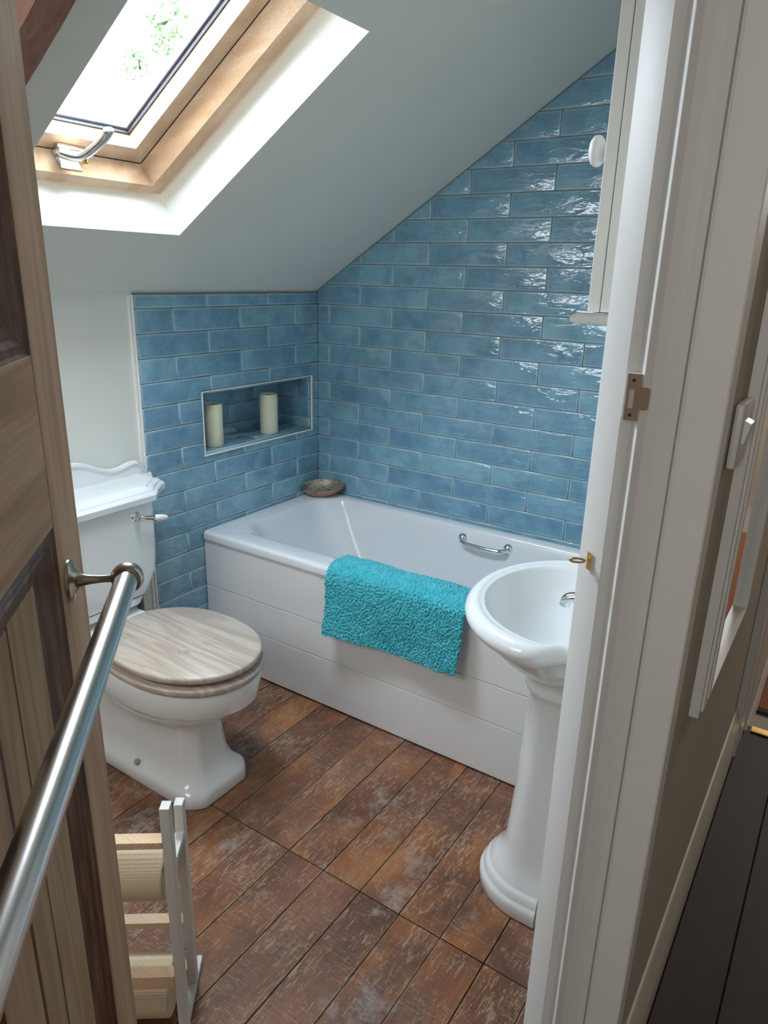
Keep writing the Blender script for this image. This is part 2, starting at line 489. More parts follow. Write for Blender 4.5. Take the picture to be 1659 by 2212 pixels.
def tiles_mesh(items, mapper, thick=T):
    """items: (poly2d, rect(u0,u1,v0,v1)) ; mapper(u,v,h)->Vector"""
    bm = bmesh.new()
    le = bm.loops.layers.float_color.new('edge'); lr = bm.loops.layers.float_color.new('rnd')
    for poly, rc in items:
        poly = clean(poly)
        if len(poly) < 3: continue
        ar = abs(sum(poly[i][0] * poly[(i + 1) % len(poly)][1] - poly[(i + 1) % len(poly)][0] * poly[i][1] for i in range(len(poly)))) / 2
        if ar < 8e-5: continue
        xs = [p[0] for p in poly]; ys = [p[1] for p in poly]
        if min(max(xs) - min(xs), max(ys) - min(ys)) < .006: continue
        rnd = (random.random(), random.random(), random.random(), 1)
        j = .0006
        tx, ty = random.uniform(-j, j), random.uniform(-j, j)
        levels = [(poly, 0), (inset(poly, .0003), thick - .0016), (inset(poly, .0011), thick - .0005), (inset(poly, .0026), thick)]
        rings = []
        for pl, h in levels:
            rings.append([(bm.verts.new(mapper(u, v, h + (tx * (1 if u > sum(xs) / len(xs) else -1) + ty * (1 if v > sum(ys) / len(ys) else -1)) * (h > 0))), u, v) for u, v in pl])
        faces = []
        for a, b in zip(rings, rings[1:]):
            for i in range(len(a)):
                k = (i + 1) % len(a)
                faces.append((a[i], a[k], b[k], b[i]))
        faces.append(tuple(rings[-1]))
        for f in faces:
            try: fc = bm.faces.new([q[0] for q in f])
            except ValueError: continue
            fc.smooth = True
            for lp, q in zip(fc.loops, f):
                u, v = q[1], q[2]
                lp[le] = (u - rc[0], rc[1] - u, v - rc[2], rc[3] - v)
                lp[lr] = rnd
    return bm

G = .0012  # half joint
def rows(z_lo, z_hi):
    k = -20
    out = []
    while Z0 - H * (k + 1) > z_lo - H: 
        top = Z0 - H * k; bot = top - H
        if top > z_lo and bot < z_hi: out.append((k, max(bot, z_lo) + G, min(top, z_hi) - G))
        k += 1
    return out
# back wall (y = 0)
items = []
A_E, A_O = .0715, .2230
for k, zb, zt in rows(.0, 2.45):
    first = (A_E if k % 2 else A_O)
    x = first - P
    while x < W:
        u0, u1 = max(x, .0095) + G, min(x + P, W - .0005) - G
        if u1 - u0 > .006:
            poly = [(u0, zb), (u1, zb), (u1, zt), (u0, zt)]
            poly = clip(poly, (-.633, 1), 1.364 - .004)
            if len(poly) >= 3: items.append((poly, (u0, u1, zb, zt)))
        x += P
bm = tiles_mesh(items, lambda u, v, h: Vector((u, -.0015 - h, v)))
tb = finish('tile_cladding', bm, M['tile'], wall_back); tb['label'] = 'blue glazed brick tiles'
bm = bmesh.new()
vs = [bm.verts.new(p) for p in ((0, -.0045, 0), (W, -.0045, 0), (W, -.0045, ceil_z(W)), (0, -.0045, ceil_z(0)))]
bm.faces.new(vs); vs2 = [bm.verts.new((v.co.x, -.0002, v.co.z)) for v in vs]; bm.faces.new(vs2[::-1])
for i in range(4): bm.faces.new((vs[i], vs[(i + 1) % 4], vs2[(i + 1) % 4], vs2[i]))
finish('grout_joint', bm, M['grout'], wall_back)
# left wall (x = 0)
items = []
YT = -.903
B_O, B_E = .1520, .3053
for k, zb, zt in rows(.0, 1.357):
    first = (B_O if k % 2 else B_E)
    y = first - P
    while y < -YT:
        a0, a1 = max(y, .0015) + G, min(y + P, -YT) - G    # distance from the corner
        if a1 - a0 > .006:
            u0, u1 = -a1, -a0
            n0, n1, m0, m1 = NY0 - .006, NY1 + .006, NZ0 - .006, NZ1 + .006
            if u1 <= n0 or u0 >= n1 or zt <= m0 or zb >= m1:
                items.append(([(u0, zb), (u1, zb), (u1, zt), (u0, zt)], (u0, u1, zb, zt)))
            else:
                iu0, iu1, iz0, iz1 = max(u0, n0), min(u1, n1), max(zb, m0), min(zt, m1)
                fu = iu0 <= u0 and iu1 >= u1; fz = iz0 <= zb and iz1 >= zt
                rc = (u0, u1, zb, zt)
                if fu and fz: pass
                elif fu:
                    if iz1 < zt: items.append(([(u0, iz1), (u1, iz1), (u1, zt), (u0, zt)], rc))
                    if iz0 > zb: items.append(([(u0, zb), (u1, zb), (u1, iz0), (u0, iz0)], rc))
                elif fz:
                    if iu0 > u0: items.append(([(u0, zb), (iu0, zb), (iu0, zt), (u0, zt)], rc))
                    if iu1 < u1: items.append(([(iu1, zb), (u1, zb), (u1, zt), (iu1, zt)], rc))
                else:
                    L = iu0 > u0; B = iz0 > zb
                    if L and B: pl = [(u0, zb), (u1, zb), (u1, iz0), (iu0, iz0), (iu0, zt), (u0, zt)]
                    elif L: pl = [(u0, zb), (iu0, zb), (iu0, iz1), (u1, iz1), (u1, zt), (u0, zt)]
                    elif B: pl = [(u0, zb), (u1, zb), (u1, zt), (iu1, zt), (iu1, iz0), (u0, iz0)]
                    else: pl = [(iu1, zb), (u1, zb), (u1, zt), (u0, zt), (u0, iz1), (iu1, iz1)]
                    items.append((pl, rc))
        y += P
bm = tiles_mesh(items, lambda u, v, h: Vector((.0015 + h, u, v)))
ta = finish('tile_cladding', bm, M['tile'], wall_left); ta['label'] = 'blue glazed brick tiles'
def gslab(bm, y0, y1, z0, z1): box(bm, (.0002, y0, z0), (.0045, y1, z1))
bm = bmesh.new()
gslab(bm, YT, NY0, 0, 1.362); gslab(bm, NY1, -.001, 0, 1.362); gslab(bm, NY0, NY1, 0, NZ0); gslab(bm, NY0, NY1, NZ1, 1.362)
finish('grout_joint', bm, M['grout'], wall_left)
# niche lining
def rect_items(u0, u1, v0, v1, lines_v, joints):
    it = []
    vs_ = [v0] + [q for q in lines_v if v0 < q < v1] + [v1]
    for i in range(len(vs_) - 1):
        js = [u0] + [q for q in joints[i % len(joints)] if u0 < q < u1] + [u1]
        for a, b in zip(js, js[1:]):
            it.append(([(a + G, vs_[i] + G), (b - G, vs_[i] + G), (b - G, vs_[i + 1] - G), (a + G, vs_[i + 1] - G)], (a, b, vs_[i], vs_[i + 1])))
    return it
bmn = bmesh.new()
zl = [Z0 - H * k for k in range(0, 16)][::-1]
parts = [
 tiles_mesh(rect_items(NY0, NY1, NZ0, NZ1, [.852, .929, 1.006], [[-.20, -.50], [-.36], [-.51, -.21], [-.36, -.10]]), lambda u, v, h: Vector((-ND + h, u, v))),
 tiles_mesh(rect_items(-ND, 0.003, NZ0, NZ1, [.852, .929, 1.006], [[-.2], [-.3], [-.062], [-.3]]), lambda u, v, h: Vector((u, NY1 - h, v))),
 tiles_mesh(rect_items(-ND, 0.003, NZ0, NZ1, [.852, .929, 1.006], [[-.2], [-.3], [-.062], [-.3]]), lambda u, v, h: Vector((u, NY0 + h, v))),
 tiles_mesh(rect_items(NY0, NY1, -ND, 0.003, [-.098, -.021], [[-.2, -.5], [-.35], [-.2, -.5]]), lambda u, v, h: Vector((v, u, NZ0 + h))),
 tiles_mesh(rect_items(NY0, NY1, -ND, 0.003, [-.098, -.021], [[-.2, -.5], [-.35], [-.2, -.5]]), lambda u, v, h: Vector((v, u, NZ1 - h))),
]
for i, b_ in enumerate(parts):
    o = finish('niche_lining', b_, M['tile'], wall_left)
bm = bmesh.new()
g_ = .003
box(bm, (-ND - T, NY0 - .009, NZ0 - .009), (-ND + g_, NY1 + .009, NZ1 + .009))
box(bm, (-ND, NY0 - .009, NZ0 - .009), (0, NY0 + g_, NZ1 + .009)); box(bm, (-ND, NY1 - g_, NZ0 - .009), (0, NY1 + .009, NZ1 + .009))
box(bm, (-ND, NY0, NZ0 - .009), (0, NY1, NZ0 + g_)); box(bm, (-ND, NY0, NZ1 - g_), (0, NY1, NZ1 + .009))
finish('niche_grout', bm, M['grout'], wall_left)
bm = bmesh.new()
q = .0065
for lo, hi in (((-.006, NY0 - q, NZ0 - q), (T + .0035, NY1 + q, NZ0)), ((-.006, NY0 - q, NZ1), (T + .0035, NY1 + q, NZ1 + q * .6)),
               ((-.006, NY0 - q * .6, NZ0), (T + .0035, NY0, NZ1)), ((-.006, NY1, NZ0), (T + .0035, NY1 + q, NZ1))):
    box(bm, lo, hi, bevel=.001)
finish('niche_trim', bm, M['trimalu'], wall_left)
bm = bmesh.new()
box(bm, (0, YT - .008, 0.0), (T + .003, YT - .0015, 1.357), bevel=.0012)
box(bm, (0, YT - .0175, 0.0), (T - .001, YT - .0095, 1.355), bevel=.001)
finish('tile_edge_trim', bm, M['trimalu'], wall_left)

# sloping ceiling with the window opening
def ring_solid(outer, in0, in1, h0, h1, out1=None):
    bm = bmesh.new()
    def rect(r, h): return [bm.verts.new(CS(s, y, h)) for s, y in ((r[0], r[2]), (r[1], r[2]), (r[1], r[3]), (r[0], r[3]))]
    a, b, c, d = rect(outer, h0), rect(out1 or outer, h1), rect(in0, h0), rect(in1, h1)
    for i in range(4):
        j = (i + 1) % 4
        bm.faces.new((a[i], a[j], c[j], c[i])); bm.faces.new((b[i], b[j], d[j], d[i]))
        bm.faces.new((c[i], c[j], d[j], d[i])); bm.faces.new((a[i], a[j], b[j], b[i]))
    return bm
O0 = (.298, 1.05, -1.452, -.918)
O1 = (.330, 1.065, -1.460, -.955)
ceiling = finish('ceiling', ring_solid((-.25, 1.9465, YN, -.0002), O0, O1, 0, .13), M['plaster'], kind='structure')
# landing ceiling
finish('ceiling', boxes(((XH - .14, -4.0, 2.402), (2.95, 3.2, 2.5))), M['plaster'], kind='structure')

finish('subfloor', boxes(((W + .05, -4.0, -.06), (2.95, 3.2, -.021))), M['dark'], kind='structure').name = 'floor_base'
# roof window ------------------------------------------------------
win = bpy.data.objects.new('window_1', None); COL.objects.link(win); win.location = CS(.7, -1.2, .1); win['kind'] = 'structure'
FI0 = (.362, 1.035, -1.432, -.999); FI1 = (.384, 1.02, -1.414, -1.028)
bmf = ring_solid((.333, 1.062, -1.457, -.958), FI0, FI1, .098, .142)
finish('frame', bmf, M['pine'], win)
bmf = ring_solid((.333, 1.062, -1.457, -.958), FI1, FI1, .1425, .215)
finish('outer_frame', bmf, M['dark'], win)
S0 = (.388, 1.016, -1.410, -1.032); SI = (.434, .968, -1.364, -1.074); GI = (.442, .960, -1.356, -1.083)
bmf = ring_solid(S0, SI, GI, .142, .172)
sash = finish('sash', bmf, M['pine'], win)
bmf = ring_solid((.434, .968, -1.364, -1.075), (.4465, .9555, -1.3515, -1.0875), (.4480, .9540, -1.3500, -1.0890), .1722, .178)
finish('gasket', bmf, M['rubber'], win)
bmf = ring_solid(S0, (.440, .962, -1.358, -1.081), (.440, .962, -1.358, -1.081), .1785, .215)
finish('cladding', bmf, M['dark'], win)
bm = bmesh.new()
for h in (.180, .198):
    bm.faces.new([bm.verts.new(CS(s, y, h)) for s, y in ((.440, -1.358), (.962, -1.358), (.962, -1.081), (.440, -1.081))])
pane = finish('pane', bm, M['glass'], win)
bmf = ring_solid((.4405, .9615, -1.3575, -1.0815), (.455, .947, -1.343, -1.096), (.455, .947, -1.343, -1.096), .181, .197)
finish('spacer_bar', bmf, plain('spacer', (.42, .44, .52), .35, metal=.6), win)
# handle
bm = bmesh.new()
c0 = CS(.3985, -1.241, .1415)
R3 = Matrix(((CT, 0, ST, 0), (0, 1, 0, 0), (ST, 0, -CT, 0), (0, 0, 0, 1)))  # local x up slope, z into the room
def TL(c): return Matrix.Translation(c) @ R3
box(bm, (-.014, -.040, 0), (.014, .040, .016), TL(c0), bevel=.005)
hb = finish('handle', bm, M['steel'], win, True, angle=40); hb['label'] = 'brushed metal window handle'
bm = bmesh.new()
L_ = [CS(.4029, -1.2767, .122), CS(.4155, -1.2551, .106), CS(.4355, -1.2421, .095), CS(.4736, -1.2348, .090), CS(.5087, -1.2310, .088), CS(.5359, -1.2341, .088)]
pts = catmull(L_, 6); n_ = len(pts)
tube(bm, pts, [.0190 - .0055 * sstep(.1, .6, i / n_) - .002 * sstep(.93, 1, i / n_) for i in range(n_)], 20, .62)
o = finish('lever', bm, M['steel'], hb, True)
bm = bmesh.new()
lathe(bm, CS(.4246, -1.2373, .090), (ST, -.0, -CT), [(.0, 0), (.0062, 0), (.0062, .008), (.004, .009), (0, .009)], 16)
finish('lock', bm, M['brass'], hb, True, angle=40)
bm = bmesh.new()
vs0 = [(.3685, -1.262, .107), (.3685, -1.206, .107), (.3835, -1.222, .138), (.3835, -1.285, .138)]
bot = [bm.verts.new(CS(*p) ) for p in vs0]; top = [bm.verts.new(CS(p[0] + .0015, p[1], p[2])) for p in vs0]
bm.faces.new(bot); bm.faces.new(top[::-1])
for i in range(4): bm.faces.new((bot[i], bot[(i + 1) % 4], top[(i + 1) % 4], top[i]))
finish('striker_plate', bm, M['chrome'], win)

# exposed beam along the slope
bm = bmesh.new()
def beam_ring(s):
    w = .004 * math.sin(s * 9)
    return [CS(s, -1.600 + w, 0.0), CS(s, -1.592 + w, -.066), CS(s, -1.600 + w, -.074), CS(s, -1.655 + w, -.076), CS(s, -1.682 + w, -.030), CS(s, -1.684 + w, 0.0)]
loft(bm, [beam_ring(-.0 + i * .1) for i in range(19)])
o = finish('beam', bm, M['beam']); tag(o, 'reddish brown old timber beam running up the sloping ceiling beside the roof window', 'beam')

# ------------------------------------------------------------------ floor
def boards(xs, y0, y1, bm, lr, le=None, gap=.0016, z=0.0, xy=True):
    for a, b in zip(xs, xs[1:]):
        g1, g2 = gap * random.uniform(.5, 1.3), gap * random.uniform(.5, 1.3)
        dz = random.uniform(-.0012, 0)
        before = set(bm.faces)
        vs = box(bm, (a + g1, y0, z - .02), (b - g2, y1, z + dz), bevel=.0012)
        r = (random.random(), random.random(), random.random(), 1)
        for f in bm.faces:
            if f not in before:
                for lp in f.loops:
                    lp[lr] = r
                    if le is not None: lp[le] = (lp.vert.co.x - a, b - lp.vert.co.x, min(lp.vert.co.y - y0, y1 - lp.vert.co.y), 1)
bm = bmesh.new(); lr = bm.loops.layers.float_color.new('rnd'); le_ = bm.loops.layers.float_color.new('edge')
lr = bm.loops.layers.float_color['rnd']
xs = [-.02, .093, .206, .322, .438, .5585, .677, .791, .903, 1.018, 1.131, 1.245, 1.356, 1.467, 1.578, 1.6895]
boards(xs, -1.2455, .0, bm, lr, le_)
boards(xs, YN, -1.2485, bm, lr, le_)
floor = finish('floor', bm, M['floor'], kind='structure')
finish('subfloor', boxes(((-.2, YN, -.06), (W + .045, .0, -.012))), M['dark'], floor)
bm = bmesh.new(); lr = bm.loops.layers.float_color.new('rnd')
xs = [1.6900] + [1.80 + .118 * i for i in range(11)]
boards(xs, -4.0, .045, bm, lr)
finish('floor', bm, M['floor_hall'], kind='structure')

# ------------------------------------------------------------------ door frame (right jamb) and landing
prof = [(1.6335, -1.457), (1.6345, -1.4600), (1.6580, -1.4870), (1.6760, -1.5000), (1.6775, -1.4995), (1.6865, -1.4895), (1.6880, -1.4905),
        (1.6998, -1.5130), (1.7008, -1.5138), (1.7022, -1.5130), (1.7075, -1.5040), (1.7180, -1.5000), (1.7290, -1.4990), (1.7380, -1.5005), (1.7400, -1.4995), (1.7403, -1.4870), (1.7430, -1.4870),
        (1.7436, -1.4985), (1.7460, -1.5000), (1.7880, -1.5000), (1.7900, -1.4980), (1.7900, -1.4575)]
bm = bmesh.new()
loft(bm, [[Vector((x, y, z)) for x, y in prof] for z in (0.001, 2.06)])
jamb = finish('trim_1', bm, M['jamb'], kind='structure', smooth=True, angle=14)
bm = bmesh.new()
loft(bm, [[Vector((x, y * -1 - 3.93, z)) for x, y in prof][::-1] for z in (0.001, 2.06)])
finish('trim_2', bm, M['gloss'], kind='structure', smooth=True, angle=28)
finish('trim_3', boxes(((1.640, -2.43, 2.03), (1.786, -1.50, 2.06)), bevel=.002), M['gloss'], kind='structure')

# strike plate
st = thing('strike_plate', 'worn coppery latch strike plate screwed into the white door jamb', 'strike plate', (1.69, -1.497, 1.277))
bm = bmesh.new()
sx = lambda x, y, z: Vector((x, y, z))
def plate(bm, x0, y0, x1, y1, z0, z1, th=.0012):
    d = Vector((x1 - x0, y1 - y0, 0)).normalized(); n = Vector((d.y, -d.x, 0))
    a = [sx(x0, y0, z0), sx(x1, y1, z0), sx(x1, y1, z1), sx(x0, y0, z1)]
    f = [bm.verts.new(p) for p in a]; b = [bm.verts.new(p + n * th) for p in a]
    bm.faces.new(f[::-1]); bm.faces.new(b)
    for i in range(4): bm.faces.new((f[i], f[(i + 1) % 4], b[(i + 1) % 4], b[i]))
ya, yb = -1.4975, -1.4985
plate(bm, 1.6795, ya, 1.6955, yb, 1.277, 1.291); plate(bm, 1.6795, ya, 1.6955, yb, 1.313, 1.331)
plate(bm, 1.6795, ya, 1.6825, ya, 1.291, 1.313); plate(bm, 1.6885, ya, 1.6955, yb, 1.291, 1.313)
finish('plate', bm, M['brassworn'], st)
bm = bmesh.new()
rr = []
for z_ in (1.2905, 1.2925, 1.3145, 1.3165):
    k = .0 if z_ in (1.2925, 1.3145) else -.002
    rr.append([sx(1.6945, -1.4998, z_), sx(1.7035 + k, -1.5015, z_), sx(1.7060 + k, -1.4990, z_), sx(1.7050 + k, -1.4975, z_), sx(1.6945, -1.4975, z_)])
loft(bm, rr)
finish('lip', bm, M['brassworn'], st)
for z_ in (1.2835, 1.3235):
    bm = bmesh.new()
    lathe(bm, (1.6865, -1.4983, z_), (0, -1, 0), [(0, 0), (.0024, 0), (.0019, .0014), (0, .0016)], 14)
    finish('screw', bm, M['dark'], st, True)
bm = boxes(((1.6826, -1.4972, 1.291), (1.6884, -1.4965, 1.313)))
finish('latch_hole', bm, M['plastic'], st)
for o_ in [st] : o_.location += Vector((.0035, -.0162, .002))
finish('packer', boxes(((1.6805, -1.5126, 1.2795), (1.6990, -1.4880, 1.333))), M['jamb'], st)
# hook eye
he = thing('hook_eye', 'small brass hook eye on the edge of the white door jamb', 'hook eye', (1.655, -1.492, 1.078))
bm = bmesh.new(); plate(bm, 1.6535, -1.4862, 1.6595, -1.4905, 1.072, 1.096)
finish('plate', bm, M['brass'], he)
bm = bmesh.new()
rp = [Vector((1.6545 - .0115 + .0085 * math.cos(a), -1.4905 - .004 + .004 * math.cos(a), 1.0835 + .0028 * math.sin(a))) for a in [2 * PI * i / 20 for i in range(21)]]
tube(bm, rp, .0016, 8)
finish('eye', bm, M['brass'], he, True)

# landing wall, skirting
LW = finish('wall_landing', boxes(((XH, -1.4572, 0), (XH + .0015, .0, 2.40))), M['plaster_hall'], kind='structure')
def skirt(y0, y1, x):
    bm = bmesh.new()
    pr_ = [(0, 0), (.0165, 0), (.0165, .125), (.0135, .132), (.0125, .145), (.0085, .155), (.0070, .170), (.004, .176), (0, .178)]
    loft(bm, [[Vector((x + a, y, b)) for a, b in pr_] for y in (y0, y1)])
    return bm
finish('baseboard_landing', skirt(-1.457, -.13, XH + .0016), painted('skirting_paint', (.70, .66, .57)), kind='structure', smooth=True, angle=30)
finish('wall_landing_right', boxes(((2.85, -4.0, 0), (2.95, 3.2, 2.402))), M['plaster_hall'], kind='structure')
finish('wall_landing_near', boxes(((XH - .14, -4.1, 0), (2.95, -4.0, 2.402))), M['plaster_hall'], kind='structure')
finish('wall_landing_left', boxes(((XH - .14, -4.0, 0), (XH, YN - .121, 2.402))), M['plaster_hall'], kind='structure')
# far doorway at y ~ 0
bm = bmesh.new()
cp = [(1.7826, -.14), (1.8020, -.14), (1.8060, -.125), (1.8030, -.11), (1.8060, -.02), (1.8060, .035), (1.812, .035), (1.812, .11), (1.7826, .11)]
loft(bm, [[Vector((a, b, z)) for a, b in cp] for z in (.001, 2.06)])
finish('trim_4', bm, painted('casing_paint', (.72, .72, .72)), kind='structure', smooth=True, angle=30)
finish('wall_landing_far', boxes(((2.62, .03, 0), (2.849, .12, 2.402)), ((1.83, .03, 2.06), (2.62, .12, 2.402)), ((XH + .0005, .12, 0), (1.812, 3.2, 2.402)), ((1.812, 3.1, 0), (2.849, 3.2, 2.402))), M['plaster_hall'], kind='structure')
finish('floor', boxes(((1.813, .065, -.02), (2.85, 3.1, .006))), M['carpet'], kind='structure')
o = finish('threshold_strip', boxes(((1.825, .040, -.001), (2.60, .072, .009)), bevel=.003), M['brass']); tag(o, 'shiny brass threshold strip between the landing boards and the carpet', 'threshold strip')
rg = thing('rug', 'orange and black patterned woven rug on the carpet of the far room', 'rug', (2.1, .6, .007))
finish('field', boxes(((1.830, .185, .0065), (2.70, 2.2, .017)), bevel=.003), M['rug'], rg)
bm = boxes(((1.828, .165, .0062), (2.70, .192, .019)), bevel=.002)
finish('border', bm, M['rugborder'], rg)

# mirror on the landing wall
mr = thing('wall_mirror', 'tall white framed mirror on the landing wall', 'mirror', (XH + .002, -1.03, .70))
x0 = XH + .0022
mz0, mz1, my0, my1 = .785, 1.60, -1.285, -.77
bm = bmesh.new()
def ring4(bm, r0, r1, xa, xb):
    """flat rectangular ring lying on the wall, r=(y0,y1,z0,z1)"""
    def rc(r, x): return [bm.verts.new((x, y, z)) for y, z in ((r[0], r[2]), (r[1], r[2]), (r[1], r[3]), (r[0], r[3]))]
    a, b, c, d = rc(r0, xa), rc(r0, xb), rc(r1, xa), rc(r1, xb)
    for i in range(4):
        j = (i + 1) % 4
        bm.faces.new((a[i], a[j], c[j], c[i])); bm.faces.new((b[i], b[j], d[j], d[i]))
        bm.faces.new((c[i], c[j], d[j], d[i])); bm.faces.new((a[i], a[j], b[j], b[i]))
g = lambda m: (my0 + m, my1 - m, mz0 + m * .25, mz1 - m)
ring4(bm, g(0), g(.016), x0, x0 + .0145); ring4(bm, g(.0165), g(.030), x0, x0 + .0180)
ring4(bm, g(.0305), g(.048), x0, x0 + .0135); ring4(bm, g(.0485), g(.066), x0, x0 + .0195)
finish('frame', bm, M['gloss'], mr)
finish('glass', boxes(((x0 + .001, my0 + .066, mz0 + .0165), (x0 + .006, my1 - .066, mz1 - .066))), M['mirror'], mr)
# light switch
sw = thing('light_switch', 'small surface mounted light switch on the landing wall above the mirror frame edge', 'light switch', (x0, -1.41, 1.21))
bm = boxes(((x0, -1.385, 1.208), (x0 + .012, -1.311, 1.293)), bevel=.005)
finish('faceplate', bm, M['plastic'], sw, True, angle=40)
bm = bmesh.new()
loft(bm, [[Vector((x0 + .012, -1.367, 1.240)), Vector((x0 + .015, -1.367, 1.240)), Vector((x0 + .020, -1.367, 1.266)), Vector((x0 + .012, -1.367, 1.270))],
          [Vector((x0 + .012, -1.337, 1.240)), Vector((x0 + .015, -1.337, 1.240)), Vector((x0 + .020, -1.337, 1.266)), Vector((x0 + .012, -1.337, 1.270))]])
finish('rocker', bm, M['plastic'], sw)

# ------------------------------------------------------------------ door leaf, opened into the room
E_ = Vector((1.1453, -1.8850, 0)); DW = .765; DTOP = 1.99; DT = .036
az = R(-45)
door = bpy.data.objects.new('door_1', None); COL.objects.link(door)
door.location = (E_.x, E_.y, 0); door.rotation_euler = (0, 0, az); door['kind'] = 'structure'
# local: x = s along the door towards the hinge, y = +out of the visible face, z up
def dbox(lst, bevel=.0008): return boxes(*lst, bevel=bevel)
local('stile', dbox([((0, -DT, .008), (.107, 0, DTOP))]), M['doorwood'], door)
local('stile', dbox([((DW - .107, -DT, .008), (DW, 0, DTOP))]), M['doorwood'], door)
local('rail', dbox([((.1072, -DT, 1.170), (DW - .1072, -.0004, 1.350))]), M['doorwood_h'], door)
local('rail', dbox([((.1072, -DT, .008), (DW - .1072, -.0004, .21))]), M['doorwood_h'], door)
local('rail', dbox([((.1072, -DT, 1.89), (DW - .1072, -.0004, DTOP))]), M['doorwood_h'], door)
local('muntin', dbox([((.345, -DT, .2102), (.420, -.0004, 1.1698))]), M['doorwood'], door)
local('muntin', dbox([((.345, -DT, 1.3502), (.420, -.0004, 1.8898))]), M['doorwood'], door)
pz = [(.21, 1.17), (1.35, 1.89)]; px_ = [(.107, .345), (.420, DW - .107)]
for z0_, z1_ in pz:
    for a, b in px_:
        bm = bmesh.new()
        box(bm, (a, -DT + .008, z0_), (b - .0, -.0165, z1_))
        mid = a + (b - a) * .57
        box(bm, (a + .002, -.0165, z0_ + .002), (mid, -.0150, z1_ - .002), bevel=.0006)
        local('panel', bm, M['doorpanel'], door)
        # bolection moulding ring: stepped profile
        bm = bmesh.new()
        prf = [(.0, -.0010), (.004, -.0035), (.008, -.0045), (.012, -.0040), (.018, -.0075), (.023, -.0070), (.032, -.0105), (.040, -.0135), (.046, -.0150), (.050, -.0165)]
        def rg4(m, y): return [Vector((a + m, y, z0_ + m)), Vector((b - m, y, z0_ + m)), Vector((b - m, y, z1_ - m)), Vector((a + m, y, z1_ - m))]
        rings = [rg4(m, y) for m, y in prf]
        vr = [[bm.verts.new(p) for p in r] for r in rings]
        for r1, r2 in zip(vr, vr[1:]):
            for i in range(4): bm.faces.new((r1[i], r1[(i + 1) % 4], r2[(i + 1) % 4], r2[i]))
        local('moulding', bm, M['mould'], door)
DM = Matrix.Translation(door.location) @ Matrix.Rotation(az, 4, 'Z')
# towel rail on the door face
tr = thing('towel_rail', 'long brushed metal towel rail fixed across the stripped pine door', 'towel rail', (E_.x, E_.y, 1.0), rotz=az)
RZ = .0925; RO = .0640
def bracket(s):
    bm = bmesh.new()
    # oval rose
    seg = 32
    rings = []
    for k, h in ((1.0, .0), (1.0, .0025), (.93, .0045), (.62, .0065), (.40, .012), (.27, .022), (.21, .034), (.20, .040), (.215, .0475), (.27, .0535)):
        rx, rz = .0195, .0255
        if k > .5: a, b = rx * k, rz * k
        else: a, b = .019 * k, .0215 * k
        rings.append([Vector((s + a * math.cos(2 * PI * i / seg), h, RZ + b * math.sin(2 * PI * i / seg))) for i in range(seg)])
    loft(bm, rings)
    br = local('bracket', bm, M['nickel'], tr, True, angle=50)
    bm = bmesh.new()
    lathe(bm, (s - .010, RO, RZ), (1, 0, 0), [(0, 0), (.0142, 0), (.0165, .002), (.0180, .006), (.0186, .010), (.0180, .014), (.0165, .018), (.0142, .020), (.0132, .020)], 32)
    r_ = local('ring', bm, M['nickel'], br, True, angle=50)
    for dz in (-.019, .019):
        bm = bmesh.new(); lathe(bm, (s, .003, RZ + dz), (0, 1, 0), [(0, 0), (.003, 0), (.0026, .0014), (0, .0018)], 12)
        local('screw', bm, M['chrome'], br, True)
bracket(.074); bracket(.69)
bm = bmesh.new(); lathe(bm, (.079, RO, RZ), (1, 0, 0), [(0, 0), (.0130, 0), (.0130, .605), (0, .605)], 36)
local('bar', bm, M['steel'], tr, True, angle=40)

# ------------------------------------------------------------------ bath
BY = -.688
bt = thing('bathtub', 'white built-in bathtub with a boarded front panel along the blue tiled wall', 'bathtub', (.82, -.35, 0))
N = 120
def rrect(x0, x1, y0, y1, r, z, head=0.0):
    pts = []
    per = []
    r = min(r, (x1 - x0) / 2 - .001, (y1 - y0) / 2 - .001)
    segs = []
    m = N // 8
    cs = [(x1 - r, y1 - r, 0), (x0 + r, y1 - r, 90), (x0 + r, y0 + r, 180), (x1 - r, y0 + r, 270)]
    for ci, (cx, cy, a0) in enumerate(cs):
        for i in range(m):
            a = R(a0 + 90 * i / (m - 1)); pts.append([cx + r * math.cos(a), cy + r * math.sin(a)])
        nx = cs[(ci + 1) % 4]
        e = [nx[0] + r * math.cos(R(nx[2])), nx[1] + r * math.sin(R(nx[2]))]
        s_ = pts[-1]
        for i in range(1, m + 1):
            t = i / (m + 1); pts.append([s_[0] + (e[0] - s_[0]) * t, s_[1] + (e[1] - s_[1]) * t])
    cy = (y0 + y1) / 2
    out = []
    for x, y in pts:
        if head:
            f = 1 - head * (1 - sstep(x0 + .045, x0 + .085, x))
            y = cy + (y - cy) * f
        out.append(Vector((x, y, z)))
    return out
zt = .530
x1b = W - .003
lv = []
def add(z, x0, x1, y0, y1, r, hd=0): lv.append(rrect(x0, x1, y0, y1, r, z, hd))
ax0, ay1 = .0118, -.0118
add(zt - .032, ax0, x1b, BY + .004, ay1, .006)
add(zt - .031, ax0, x1b, BY, ay1, .008)
add(zt - .012, ax0, x1b, BY, ay1, .010)
add(zt - .004, ax0 + .001, x1b - .001, BY + .003, ay1 - .001, .012)
add(zt - .0005, ax0 + .004, x1b - .004, BY + .010, ay1 - .003, .014)
add(zt, ax0 + .010, x1b - .01, BY + .020, ay1 - .008, .02)
i0, i1, j0, j1 = .090, x1b - .11, -.598, -.052
add(zt - .001, i0 - .010, i1 + .012, j0 - .012, j1 + .012, .10, .10)
add(zt - .004, i0, i1, j0, j1, .105, .11)
add(zt - .012, i0 + .006, i1 - .004, j0 + .005, j1 - .004, .11, .105)
